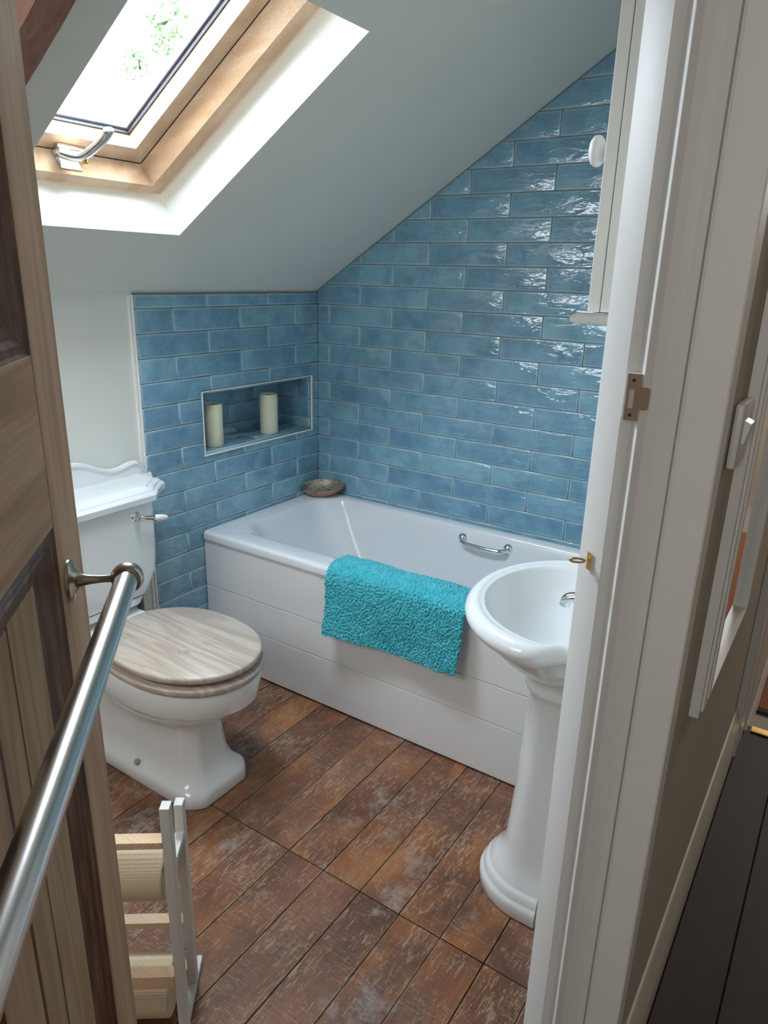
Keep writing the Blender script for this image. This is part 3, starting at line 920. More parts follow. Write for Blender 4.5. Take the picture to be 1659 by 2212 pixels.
add(zt - .040, i0 + .020, i1 - .010, j0 + .012, j1 - .012, .12, .09)
add(zt - .10, i0 + .050, i1 - .020, j0 + .022, j1 - .022, .13, .07)
add(zt - .20, i0 + .110, i1 - .040, j0 + .038, j1 - .038, .14, .04)
add(zt - .30, i0 + .180, i1 - .065, j0 + .055, j1 - .055, .15, .02)
add(zt - .36, i0 + .235, i1 - .09, j0 + .075, j1 - .075, .14)
add(zt - .385, i0 + .28, i1 - .12, j0 + .11, j1 - .11, .11)
add(zt - .390, i0 + .36, i1 - .20, j0 + .16, j1 - .16, .07)
bm = bmesh.new(); loft(bm, lv, False, True)
finish('tub', bm, M['acrylic'], bt, True, angle=60)
bm = bmesh.new()
yp = BY + .006
zz = [.006, .1865, .3145, .4975]
for a, b in zip(zz, zz[1:]):
    box(bm, (.0125, yp, a + .0012), (x1b, yp + .016, b - .0012), bevel=.0012)
box(bm, (.0125, yp + .006, .006), (x1b, yp + .0155, .4975))
pn = finish('panel', bm, M['panel'], bt); pn['label'] = 'painted front panel of three wide boards'
for x_, z_ in ((.561, .486), (1.02, .486)):
    bm = bmesh.new(); lathe(bm, (x_, yp + .0005, z_), (0, -1, 0), [(0, 0), (.0045, 0), (.004, .0015), (0, .002)], 16)
    finish('screw_cap', bm, M['plastic'], pn, True)
# grip on the far inside wall
gp = bmesh.new()
yw = -.070; zg = .482
ga, gb = .757, .945
pts = catmull([(ga, yw + .004, zg), (ga + .006, yw - .014, zg - .002), (ga + .03, yw - .026, zg - .004), ((ga + gb) / 2, yw - .030, zg - .005), (gb - .03, yw - .026, zg - .004), (gb - .006, yw - .014, zg - .002), (gb, yw + .004, zg)], 8)
tube(gp, pts, .0088, 18)
gr = finish('grip', gp, M['chrome'], bt, True); gr['label'] = 'chrome grab handle'
for x_ in (ga, gb):
    bm = bmesh.new(); lathe(bm, (x_, yw + .010, zg + .002), (0, -1, .15), [(0, 0), (.0205, 0), (.0195, .006), (.014, .012), (.008, .016), (0, .016)], 28)
    finish('flange', bm, M['chrome'], gr, True, angle=40)

# teal bath mat over the rim
def mat():
    xa, xb = .607, 1.098
    # section path (y, z) from inside the bath over the rim and down the front
    path = [(-.548, .425), (-.554, .475), (-.560, .512), (-.575, .540), (-.607, .5515), (-.650, .553), (-.676, .5505), (-.696, .538), (-.7055, .515), (-.708, .47), (-.707, .42), (-.706, .37), (-.707, .315)]
    pv = catmull([(0, a, b) for a, b in path], 12)
    cum = [0]
    for a, b in zip(pv, pv[1:]): cum.append(cum[-1] + (b - a).length)
    Ltot = cum[-1]
    nu, nv = 330, 270
    us = np.linspace(0, xb - xa, nu); vs = np.linspace(0, Ltot, nv)
    yy = np.interp(vs, cum, [p.y for p in pv]); zz_ = np.interp(vs, cum, [p.z for p in pv])
    ty = np.gradient(yy); tz = np.gradient(zz_); ln = np.hypot(ty, tz); ny, nz = -tz / ln * -1, ty / ln * -1
    # normal pointing outward (up on the rim, -y on the front)
    if nz[nv // 2] < 0: ny, nz = -ny, -nz
    U, V = np.meshgrid(us, vs, indexing='ij')
    rng = np.random.default_rng(3)
    # loops: jittered lattice of little capsules
    p = .0072
    gx, gy = np.arange(0, xb - xa, p), np.arange(0, Ltot, p * .8)
    hgt = np.zeros_like(U)
    nxg, nyg = len(gx), len(gy)
    jx = rng.uniform(-.42, .42, (nxg, nyg)) * p; jy = rng.uniform(-.42, .42, (nxg, nyg)) * p * .8
    ang = rng.uniform(0, PI, (nxg, nyg)); hh = rng.uniform(.55, 1.0, (nxg, nyg))
    iu = np.clip((U / p).astype(int), 0, nxg - 1); iv = np.clip((V / (p * .8)).astype(int), 0, nyg - 1)
    for di in (-1, 0, 1):
        for dj in (-1, 0, 1):
            a = np.clip(iu + di, 0, nxg - 1); b = np.clip(iv + dj, 0, nyg - 1)
            cx = gx[a] + jx[a, b] + p / 2; cy = gy[b] + jy[a, b] + p * .4
            dx, dy = U - cx, V - cy
            ca, sa = np.cos(ang[a, b]), np.sin(ang[a, b])
            e1 = (dx * ca + dy * sa) / (.0053); e2 = (-dx * sa + dy * ca) / (.0031)
            q = np.clip(1 - e1 * e1 - e2 * e2, 0, 1)
            hgt = np.maximum(hgt, np.sqrt(q) * hh[a, b])
    bm = bmesh.new()
    grid = [[None] * nv for _ in range(nu)]
    for i in range(nu):
        for j in range(nv):
            u, v = U[i, j], V[i, j]
            low = noise.noise(Vector((u * 9, v * 9, 1.3))) * .004 + noise.noise(Vector((u * 26, v * 26, 5))) * .0012
            fr = v / Ltot
            hang = sstep(.60, 1, fr)
            wob = .006 * math.sin(u * 15 + 1) * hang + .010 * hang * hang * (1 + math.sin(u * 8 + 2))* .6
            h = hgt[i, j] * .0075 + low + wob * (1 if fr > .6 else 0)
            x = xa + u + .003 * noise.noise(Vector((u * 3, v * 12, 8)))
            # right hand side hangs inwards at the bottom
            e = sstep(.35, .49, u)
            x -= .008 * hang * hang * e
            z = zz_[j] + nz[j] * h + (.003 * math.sin(u * 14) + .016 * u / .49) * hang
            grid[i][j] = bm.verts.new((x, yy[j] + ny[j] * h - .010, z))
    for i in range(nu - 1):
        for j in range(nv - 1):
            bm.faces.new((grid[i][j], grid[i + 1][j], grid[i + 1][j + 1], grid[i][j + 1]))
    o = finish('bath_mat', bm, M['teal'], None, True)
    md = o.modifiers.new('thick', 'SOLIDIFY'); md.thickness = .007; md.offset = -1
    return tag(o, 'teal looped chenille bath mat draped over the front rim of the bathtub', 'bath mat')
mat()

# abalone shell in the corner of the rim
sh = thing('abalone_shell', 'abalone shell dish with a mottled nacre inside on the corner of the bathtub rim', 'shell', (.082, -.082, zt))
def shell(name, matn, flip, thick, parent):
    bm = bmesh.new(); seg = 56; lvls = 12
    ax = Vector((.84, .54, 0)); ay = Vector((-.54, .84, 0))
    cen = Vector((.082, -.088, zt + .004))
    rings = []
    for k in range(lvls + 1):
        t = k / lvls
        rr = math.sin(t * PI / 2) * (1 - thick); hz = (1 - math.cos(t * PI / 2)) 
        ring = []
        for i in range(seg):
            a = 2 * PI * i / seg
            ra = (.088 + .012 * math.cos(a) ) * rr * (1 + .03 * math.sin(5 * a + 1) * t); rb = (.050 + .006 * math.cos(a - .6)) * rr
            rip = 1 + (.035 * noise.noise(Vector((a * 3, t * 6, 2)))) * t
            p = cen + ax * (ra * math.cos(a) * rip) + ay * (rb * math.sin(a) * rip)
            tilt = (math.sin(a) * .50 * rr + math.cos(a) * .16 * rr) * .030
            p.z = cen.z + hz * .030 + tilt + thick * .035 + .016 * t + .0
            ring.append(p)
        rings.append(ring)
    return bm, rings
bm, rings = shell('out', None, False, 0, None)
mn = min(p.z for r in rings for p in r)
for r in rings:
    for p in r: p.z += zt + .0005 - mn
loft(bm, rings[1:], True, False)
bo = finish('outside', bm, M['shell_out'], sh, True)
bm2 = bmesh.new()
inn = []
cen_ = sum((p for p in rings[-1]), Vector()) / len(rings[-1])
for k, r in enumerate(rings):
    t = k / 12
    inn.append([cen_ + (p - cen_) * .93 + Vector((0, 0, -.0005 + .004 * (1 - t))) for p in r])
inn[-1] = [a * .5 + b * .5 + Vector((0, 0, .001)) for a, b in zip(inn[-1], rings[-1])]
inn.append([p.copy() for p in rings[-1]])
loft(bm2, inn[1:], True, False)
finish('inside', bm2, M['shell_in'], sh, True)

# candles in the niche
def candle(y, x, r, h, label):
    c = thing('candle', label, 'candle', (x, y, NZ0 + T), 'candles in the wall niche')
    bm = bmesh.new(); z = NZ0 + T + .0002
    prof_ = [(0, 0), (r * .95, 0), (r, .002), (r, h - .002), (r - .001, h), (r - .0035, h), (r - .0045, h - .004), (r * .5, h - .010), (0, h - .010)]
    lathe(bm, (x, y, z), (0, 0, 1), prof_, 48)
    finish('wax', bm, M['candle'], c, True, angle=50)
    bm = bmesh.new(); tube(bm, [(x, y, z + h - .0105), (x + .001, y, z + h - .004), (x + .002, y + .001, z + h - .001)], .0009, 8)
    finish('wick', bm, M['dark'], c)
candle(-.549, -.052, .0355, .156, 'cream pillar candle at the left end of the wall niche')
candle(-.249, -.052, .0355, .156, 'cream pillar candle towards the right end of the wall niche')

# ------------------------------------------------------------------ toilet
WY = -1.192
wc = thing('toilet', 'white ceramic toilet with a high backed cistern and washed wood seat', 'toilet', (.36, WY, 0))
NR = 96
def poly_ring(pts, z, cx, cy):
    out = []
    n = len(pts)
    for k in range(NR):
        a = 2 * PI * k / NR; d = (math.cos(a), math.sin(a)); best = None
        for i in range(n):
            p, q = pts[i], pts[(i + 1) % n]
            ex, ey = q[0] - p[0], q[1] - p[1]
            det = d[0] * (-ey) - d[1] * (-ex)
            if abs(det) < 1e-12: continue
            px, py = p[0] - cx, p[1] - cy
            t = (px * (-ey) - py * (-ex)) / det
            s = (d[0] * py - d[1] * px) / det
            if t > 0 and -1e-9 <= s <= 1 + 1e-9 and (best is None or t < best): best = t
        out.append(Vector((cx + d[0] * best, cy + d[1] * best, z)))
    return out
def chrect(xb, xf, hw, ch):
    return [(xf, WY - hw + ch), (xf, WY + hw - ch), (xf - ch, WY + hw), (xb, WY + hw), (xb, WY - hw), (xf - ch, WY - hw)]
def egg(xb, xf, hw, n=80, back=.62, nb=3.0):
    """bowl outline: round front, squarer narrowing back"""
    xc = xb + (xf - xb) * .50
    out = []
    for k in range(n):
        a = 2 * PI * k / n; c, s = math.cos(a), math.sin(a)
        if c >= 0: x = xc + (xf - xc) * (abs(c) ** .95); y = hw * s
        else:
            x = xc - (xc - xb) * abs(c) ** (2 / nb); y = hw * (1 if s > 0 else -1) * abs(s) ** (2 / nb) * (1 - (1 - back) * abs(c) ** 2.0)
        out.append((x, WY + y))
    return out
def mixr(r1, r2, t): return [a.lerp(b, t) for a, b in zip(r1, r2)]
cxp = .40
def cr_(z, xb, xf, hw, ch): return poly_ring(chrect(xb, xf, hw, ch), z, cxp, WY)
def er_(z, xb, xf, hw): return poly_ring(egg(xb, xf, hw), z, cxp, WY)
rings = [cr_(.001, .04, .614, .113, .036), cr_(.008, .035, .618, .116, .037), cr_(.034, .035, .616, .116, .037), cr_(.045, .038, .610, .111, .036), cr_(.052, .045, .598, .103, .035),
         cr_(.066, .055, .584, .092, .035), cr_(.095, .06, .572, .083, .034), cr_(.15, .065, .564, .077, .032), cr_(.215, .07, .560, .077, .031)]
rings.append(mixr(cr_(.232, .09, .564, .084, .034), er_(.232, .10, .576, .100), .35))
rings.append(mixr(cr_(.246, .11, .576, .097, .034), er_(.246, .12, .596, .119), .8))
rings += [er_(.264, .15, .626, .137), er_(.284, .17, .657, .151), er_(.304, .185, .680, .161), er_(.315, .19, .689, .1655), er_(.3185, .19, .6935, .1685), er_(.3205, .19, .702, .1745), er_(.328, .19, .710, .1785),
          er_(.385, .19, .718, .182), er_(.396, .19, .716, .181), er_(.401, .195, .709, .174), er_(.401, .22, .67, .14)]
bm = bmesh.new(); loft(bm, rings)
pan = finish('pan', bm, M['ceramic'], wc, True, angle=38)
bm = bmesh.new()
rr = [[Vector((x, y, z)) for x, y in ((.015, WY - .108), (.29, WY - .120), (.29, WY + .120), (.015, WY + .108))] for z in (.340, .412)]
loft(bm, rr); bmesh.ops.bevel(bm, geom=list(bm.edges), offset=.010, segments=4, affect='EDGES')
finish('cistern_shelf', bm, M['ceramic'], wc, True, angle=60)
bm = bmesh.new(); tube(bm, catmull([(.20, WY, .26), (.12, WY, .27), (.06, WY, .24), (.012, WY, .20)], 8), [.055] * 25, 28)
finish('outlet', bm, M['ceramic'], wc, True)
for s_ in (-1, 1):
    bm = bmesh.new(); lathe(bm, (.36, WY + s_ * .103, .060), (0, s_, .55), [(0, 0), (.0095, 0), (.0095, .003), (.007, .006), (0, .007)], 20)
    finish('bolt_cap', bm, plain('grey_cap', (.36, .37, .36), .4), wc, True, angle=40)
# seat ring and lid
def slab_ring(outer, inner, z0, z1, r=.006):
    bm = bmesh.new()
    O = lambda z, d: poly_ring(outer(d), z, .46, WY)
    I = lambda z, d: poly_ring(inner(d), z, .46, WY)
    rs = [O(z0, .004), O(z0 + .003, .001), O(z0 + .007, 0), O(z1 - .007, 0), O(z1 - .003, .0012), O(z1, .005)]
    if inner: rs += [I(z1, -.004), I(z1 - .004, 0), I(z0 + .004, 0), I(z0, -.004)]
    vr = loft(bm, rs, not inner, not inner)
    if inner:
        a, b = vr[-1], vr[0]
        for i in range(NR): bm.faces.new((a[i], a[(i + 1) % NR], b[(i + 1) % NR], b[i]))
    return bm
seat_o = lambda d: egg(.235 + d, .724 - d, .186 - d, back=.72)
seat_i = lambda d: egg(.33 + d, .640 - d, .105 - d, back=.85, nb=2.2)
st_ = finish('seat', slab_ring(seat_o, seat_i, .4030, .4235), M['lid'], wc, True, angle=50)
lid_o = lambda d: egg(.242 + d, .718 - d, .181 - d, back=.70)
lidb = slab_ring(lid_o, None, .4340, .4535)
bmesh.ops.rotate(lidb, cent=(.25, WY, .437), matrix=Matrix.Rotation(R(-.35), 3, 'Y'), verts=lidb.verts)
lid = finish('lid', lidb, M['lid'], wc, True, angle=50); lid['label'] = 'closed washed wood toilet lid'
for s_ in (-1, 1):
    bm = bmesh.new(); lathe(bm, (.262, WY + s_ * .075, .4005), (0, 0, 1), [(0, 0), (.014, 0), (.014, .004), (.009, .006), (.009, .034), (0, .034)], 20)
    finish('hinge', bm, M['chrome'], wc, True, angle=40)
for x_, y_ in ((.62, -.09), (.62, .09), (.36, -.12), (.36, .12)):
    bm = bmesh.new(); lathe(bm, (x_, WY + y_, .4230), (0, 0, 1), [(0, 0), (.009, 0), (.008, .0125), (0, .0125)], 14)
    finish('buffer', bm, M['rubber'], st_, True)
# cistern
def cist(z, xf, hf, hb, xc, r=0):
    return [Vector((.004, WY - hb, z)), Vector((xc, WY - hb, z)), Vector((xc + .012, WY - hb + .006, z)), Vector((xf - .012, WY - hf - .012, z)), Vector((xf, WY - hf, z)),
            Vector((xf, WY + hf, z)), Vector((xf - .012, WY + hf + .012, z)), Vector((xc + .012, WY + hb - .006, z)), Vector((xc, WY + hb, z)), Vector((.004, WY + hb, z))]
bm = bmesh.new()
loft(bm, [cist(.430, .150, .095, .150, .07), cist(.434, .160, .102, .158, .075), cist(.462, .172, .110, .172, .08), cist(.470, .176, .112, .178, .08), cist(.500, .182, .130, .205, .085), cist(.545, .186, .150, .226, .088), cist(.60, .188, .154, .231, .09),
          cist(.764, .190, .157, .235, .09)])
bmesh.ops.bevel(bm, geom=[e for e in bm.edges if abs(e.verts[0].co.z - e.verts[1].co.z) > .01 and e.verts[0].co.x > .05], offset=.005, segments=3, affect='EDGES')
ci = finish('cistern', bm, M['ceramic'], wc, True, angle=32)
# lid of the cistern: moulded tray with scrolled ears and a shaped upstand
def clid(z, g):
    xf, hf = .198 + g, .166 + g; hb = .262 + g
    pts = [(.004, -hb + .012), (.030, -hb + .004), (.074, -hb), (.106, -hb - .002), (.122, -hb + .004), (.128, -hb + .018), (.136, -hb + .030), (.148, -hf - .052), (.165, -hf - .030), (.186, -hf - .012), (xf, -hf + .008)]
    half = [(max(.004, x + (g if x > .05 else 0)), y) for x, y in pts]
    full = half + [(x, -y) for x, y in half[::-1]]
    return [Vector((x, WY + y, z)) for x, y in full]
bm = bmesh.new()
loft(bm, [clid(.7645, -.008), clid(.7655, 0), clid(.769, .003), clid(.786, .0035), clid(.791, .001), clid(.7925, -.004), clid(.7985, -.006), clid(.8015, -.010), clid(.8020, -.017), clid(.8050, -.020), clid(.8056, -.032), clid(.8045, -.046), clid(.8040, -.06)])
cl = finish('cistern_lid', bm, M['ceramic'], ci, True, angle=30)
# upstand
topf = lambda y: .838 + .044 * (1 - sstep(.02, .155, abs(y))) + .010 * sstep(.165, .225, abs(y)) - .026 * sstep(.240, .262, abs(y)) - .034 * sstep(.262, .292, abs(y))
bm = bmesh.new()
ys = [-.290 + .580 * i / 90 for i in range(91)]
rings = []
for y in ys:
    t_ = topf(y)
    rings.append([Vector((.004, WY + y, .775)), Vector((.004, WY + y, t_ - .003)), Vector((.008, WY + y, t_)), Vector((.019, WY + y, t_)), Vector((.025, WY + y, t_ - .004)), Vector((.026, WY + y, t_ - .010)),
                  Vector((.021, WY + y, t_ - .014)), Vector((.020, WY + y, max(.800, t_ - .024))), Vector((.027, WY + y, .795)), Vector((.030, WY + y, .775))])
loft(bm, rings)
finish('upstand', bm, M['ceramic'], cl, True, angle=55)
# lever
ly = WY + .094; lz = .7315
bm = bmesh.new()
lathe(bm, (.187, ly, lz), (1, 0, 0), [(0, 0), (.0150, 0), (.0155, .003), (.0135, .006), (.0105, .007), (.0110, .011), (.0085, .015), (.0070, .020), (.0075, .024), (0, .026)], 28)
lvr = finish('flush_lever', bm, M['chrome'], ci, True, angle=40); lvr['label'] = 'chrome flush lever'
bm = bmesh.new(); d_ = Vector((.12, 1, -.22)).normalized(); b_ = Vector((.208, ly, lz))
tube(bm, [b_, b_ + d_ * .015, b_ + d_ * .042, b_ + d_ * .052], [.0045, .0060, .0078, .0080], 18)
finish('lever_arm', bm, M['chrome'], lvr, True)
bm = bmesh.new()
lathe(bm, b_ + d_ * .050, d_, [(0, 0), (.0080, 0), (.0092, .010), (.0098, .022), (.0088, .036), (.0060, .043), (.0035, .045), (.0030, .047), (0, .048)], 22)
finish('lever_handle', bm, plain('lever_porcelain', (.82, .82, .80), .12, coat=.4), lvr, True)
# soil pipe beside the pan
bm = bmesh.new(); tube(bm, [(.03, -.992, .001), (.03, -.992, .40)], .011, 18)
o = finish('water_pipe', bm, plain('grey_pipe', (.12, .125, .12), .4)); tag(o, 'dark vertical water pipe on the wall beside the toilet cistern', 'pipe')

# ------------------------------------------------------------------ basin
bs = thing('pedestal_basin', 'white ceramic pedestal basin with a moulded rim in front of the bathtub end', 'basin', (1.50, -.985, 0))
BCX, BCY = 1.49, -.985
NB = 120
def basin_ring(z, a, b, back, sh=0.0, cx=1.50, notch=True):
    """rounded front, stepped shoulders, flat back"""
    pts = []
    for k in range(61):
        t = PI / 2 + PI * k / 60
        pts.append((cx + a * math.cos(t), BCY + b * math.sin(t)))
    # shoulder then narrower back
    if notch:
        pb = b * .80
        pts += [(cx + .014, BCY - b + .006), (cx + .026, BCY - b + .022), (cx + .034, BCY - pb - .012), (cx + .048, BCY - pb), (back, BCY - pb), (back, BCY + pb), (cx + .048, BCY + pb), (cx + .034, BCY + pb + .012), (cx + .026, BCY + b - .022), (cx + .014, BCY + b - .006)]
    else:
        pts += [(back, BCY - b * .9), (back, BCY + b * .9)]
    out = []
    n = len(pts)
    for k in range(NB):
        an = 2 * PI * k / NB; d = (math.cos(an), math.sin(an)); best = None
        for i in range(n):
            p, q = pts[i], pts[(i + 1) % n]
            ex, ey = q[0] - p[0], q[1] - p[1]
            det = d[0] * (-ey) + d[1] * ex
            if abs(det) < 1e-12: continue
            px, py = p[0] - BCX, p[1] - BCY
            t = (px * (-ey) + py * ex) / det; s = (d[0] * py - d[1] * px) / det
            if t > 0 and -1e-9 <= s <= 1 + 1e-9 and (best is None or t < best): best = t
        if best is None: best = .05
        out.append(Vector((BCX + d[0] * best, BCY + d[1] * best, z)))
    # smooth the outline a little
    for _ in range(2): out = [(out[i - 1] + out[i] * 2 + out[(i + 1) % NB]) / 4 for i in range(NB)]
    for p in out: p.x = min(p.x, W - .0015)
    return out
def el(z, a, b, cx, xmax=None):
    o_ = []
    for k in range(NB):
        an = 2 * PI * k / NB
        # same polar angle spacing, ellipse by ray
        d = Vector((math.cos(an), math.sin(an), 0)); c = Vector((BCX - cx, 0, 0))
        A = (d.x / a) ** 2 + (d.y / b) ** 2; B_ = 2 * (d.x * c.x / a ** 2); C_ = (c.x / a) ** 2 - 1
        t = (-B_ + math.sqrt(B_ * B_ - 4 * A * C_)) / (2 * A)
        p = Vector((BCX + d.x * t, BCY + d.y * t, z))
        if xmax: p.x = min(p.x, xmax)
        o_.append(p)
    return o_
bk = W - .0015
ZR = .785
rings = [el(.618, .082, .088, 1.475, 1.55), el(.626, .090, .097, 1.474, 1.57), el(.642, .108, .120, 1.475, 1.60), el(.665, .132, .150, 1.478, bk), el(.690, .155, .178, 1.482, bk), el(.714, .176, .202, 1.487, bk),
         basin_ring(.732, .194, .218, bk, cx=1.497), basin_ring(.738, .206, .230, bk), basin_ring(.743, .222, .246, bk), basin_ring(.752, .231, .255, bk), basin_ring(.764, .234, .258, bk), basin_ring(.776, .229, .253, bk),
         basin_ring(ZR, .219, .243, bk - .001), basin_ring(ZR + .002, .210, .234, bk - .004), basin_ring(ZR - .001, .203, .227, bk - .008), basin_ring(ZR - .0035, .199, .222, bk - .012), basin_ring(ZR - .002, .194, .217, bk - .018), 
         el(ZR - .005, .186, .208, 1.494, 1.585), el(ZR - .013, .181, .202, 1.492, 1.578), el(ZR - .04, .170, .190, 1.492, 1.572), el(ZR - .08, .148, .166, 1.492, 1.56), el(ZR - .115, .112, .126, 1.492), el(ZR - .135, .07, .078, 1.492), el(ZR - .142, .025, .025, 1.492)]
bm = bmesh.new(); loft(bm, rings)
bo = finish('bowl', bm, M['ceramic'], bs, True, angle=80)
bm = bmesh.new(); lathe(bm, (1.492, BCY, ZR - .1425), (0, 0, 1), [(0, 0), (.021, 0), (.021, .002), (.017, .003), (.014, .001), (0, .0012)], 28)
finish('waste', bm, M['chrome'], bs, True, angle=40)
def ped(z, xf, hw, xb=1.522):
    pts = []
    # U-shape in plan: round front, straight sides, flat back
    sd = .045
    for k in range(41):
        t = PI / 2 + PI * k / 40
        pts.append(Vector((xb - sd - (xb - sd - xf) * -math.cos(t), BCY + hw * math.sin(t), z)))
    pts.append(Vector((xb, BCY - hw * 1.0, z))); pts.append(Vector((xb, BCY + hw * 1.0, z)))
    return pts
bm = bmesh.new()
prs = [(.001, 1.342, .119), (.006, 1.337, .122), (.034, 1.336, .1225), (.043, 1.340, .1205), (.047, 1.346, .1165), (.051, 1.347, .116), (.064, 1.349, .114), (.072, 1.355, .110), (.075, 1.360, .107), (.079, 1.361, .106), (.090, 1.366, .103), (.105, 1.377, .098), (.125, 1.389, .0935), (.16, 1.398, .090),
       (.30, 1.408, .0865), (.45, 1.416, .083), (.560, 1.421, .081), (.575, 1.420, .0815), (.580, 1.412, .086), (.587, 1.408, .089), (.594, 1.410, .088), (.599, 1.417, .0835), (.608, 1.418, .083), (.618, 1.410, .088), (.628, 1.404, .092), (.640, 1.398, .098)]
loft(bm, [ped(*p) for p in prs])
finish('pedestal', bm, M['ceramic'], bs, True, angle=50)
def tap(y, label):
    t = thing('basin_tap', label, 'tap', (1.588, y, ZR - .002), 'pillar taps on the basin')
    bm = bmesh.new()
    lathe(bm, (1.592, y, ZR - .0015), (0, 0, 1), [(0, 0), (.023, 0), (.023, .004), (.018, .008), (.0145, .014), (.0135, .040), (.017, .046), (.017, .052), (.0125, .057), (.0105, .066), (.008, .074), (0, .074)], 28)
    finish('body', bm, M['chrome'], t, True, angle=40)
    bm = bmesh.new()
    tube(bm, catmull([(1.590, y, ZR + .036), (1.560, y, ZR + .042), (1.525, y, ZR + .045), (1.502, y, ZR + .038), (1.496, y, ZR + .022)], 6), [.012] * 6 + [.0115] * 19, 22)
    finish('spout', bm, M['chrome'], t, True)
    bm = bmesh.new()
    for k in range(4):
        a = R(45 + 90 * k + 20); d = Vector((math.cos(a), math.sin(a), 0)); c = Vector((1.592, y, ZR + .081))
        tube(bm, [c, c + d * .020, c + d * .030, c + d * .036, c + d * .040], [.0045, .0042, .0070, .0075, .003], 14)
    lathe(bm, (1.592, y, ZR + .072), (0, 0, 1), [(0, 0), (.009, 0), (.010, .010), (.008, .016), (.0075, .019), (0, .021)], 20)
    finish('handle', bm, M['chrome'], t, True, angle=50)
tap(-1.062, 'chrome pillar tap peeping out beside the door jamb over the basin')
# wall cabinet above the end of the bath
cb = thing('wall_cabinet', 'cream painted wall cabinet with a round white knob above the basin', 'cabinet', (1.57, -.80, 1.36))
finish('carcass', boxes(((1.516, -1.118, 1.382), (W - .001, -.50, 2.28)), bevel=.001), M['cabinet'], cb)
cd = finish('door', boxes(((1.494, -1.118, 1.382), (1.5145, -.50, 2.28)), bevel=.0015), M['cabinet'], cb)
bm = bmesh.new()
pr2 = [(W - .001, 1.362), (1.482, 1.362), (1.474, 1.366), (1.472, 1.371), (1.476, 1.377), (1.484, 1.3805), (W - .001, 1.3805)]
def cor(y, g): return [Vector((x - (g if x < 1.6 else 0), y, z)) for x, z in pr2]
loft(bm, [cor(-1.134, -.006), cor(-1.140, 0), cor(-.48, 0), cor(-.474, -.006)])
finish('moulding', bm, M['gloss'], cb, True, angle=35)
bm = bmesh.new()
lathe(bm, (1.4938, -1.083, 1.636), (-1, 0, 0), [(0, 0), (.0125, 0), (.0105, .006), (.0105, .010), (.0165, .0135), (.0225, .018), (.0245, .023), (.0240, .027), (.0195, .032), (.0105, .0345), (0, .035)], 36)
finish('knob', bm, plain('knob_white', (.82, .82, .80), .25), cd, True, angle=60)

# ------------------------------------------------------------------ roll stand in front of the door edge
u_ = Vector((.6, -.8, 0)); v_ = Vector((-.8, -.6, 0))
P2 = Vector((.985, -1.645, 0)); SPC = .112; P1 = P2 + u_ * SPC; WD = .235
ang_ = math.atan2(v_.y, v_.x)
sd_ = thing('paper_roll_stand', 'narrow white wooden stand with pale wood rungs half hidden behind the open door', 'stand', (P2.x, P2.y, 0))
MS = Matrix.Translation(P2) @ Matrix.Rotation(ang_, 4, 'Z')   # local x = v, local y = u
# check handedness: rotate z by ang -> local y = (-sin, cos) = (.6,-.8) = u
def sbox(name, lst, m, bev=.001, label=None):
    bm = bmesh.new()
    for lo, hi in lst: box(bm, lo, hi, None, bevel=bev)
    bmesh.ops.transform(bm, matrix=MS, verts=bm.verts)
    o = finish(name, bm, m, sd_)
    return o
pw, pd = .0085, .011
for xx in (0, WD):
    sbox('post', [((xx - pw, -pd, .018), (xx + pw, pd, .474))], M['stand'])
    sh_ = -.007 if xx == 0 else 0
    sbox('post', [((xx - pw + sh_, SPC - pd, .018), (xx + pw + sh_, SPC + pd, .562))], M['stand'])
    sbox('cross_bar', [((xx - pw, pd, .398), (xx + pw, SPC - pd, .413))], M['stand'])
    sbox('foot', [((xx - pw, -.055, .001), (xx + pw, SPC + .055, .018))], M['stand'])
def rung(yc, z, hgt=.014, dep=.012, m=M['rung']):
    bm = bmesh.new(); box(bm, (pw - (.0068 if yc > .05 else 0), yc - dep, z), (WD - pw, yc + dep, z + hgt), None, bevel=.0008)
    bmesh.ops.transform(bm, matrix=MS, verts=bm.verts)
    return finish('rung', bm, m, sd_)
rung(SPC, .478); rung(0, .172); rung(0, .045)
rung(SPC, .150, .030, .012)
def roll(yc, zc, xa, xb, r, label):
    rt = thing('paper_roll', label, 'paper roll', MS @ Vector(((xa + xb) / 2, yc, zc)), 'beige embossed paper rolls on the stand')
    bm = bmesh.new()
    lathe(bm, MS @ Vector((xa, yc, zc)), v_, [(.019, 0), (r - .002, 0), (r, .002), (r, xb - xa - .002), (r - .002, xb - xa), (.019, xb - xa), (.019, 0)], 64)
    bmesh.ops.remove_doubles(bm, verts=bm.verts, dist=1e-6)
    finish('paper', bm, M['roll'], rt, True, angle=40)
    bm = bmesh.new(); tube(bm, [MS @ Vector((-.0 + .009, yc, zc)), MS @ Vector((WD - .009, yc, zc))], .006, 14)
    finish('spindle', bm, M['rung'], sd_, True)
roll(SPC * .55, .378, .012, WD - .014, .056, 'beige embossed paper roll under the top rung of the stand')
roll(SPC * .50, .076, .024, WD - .014, .056, 'beige embossed paper roll low down on the stand, cut by the photo edge')

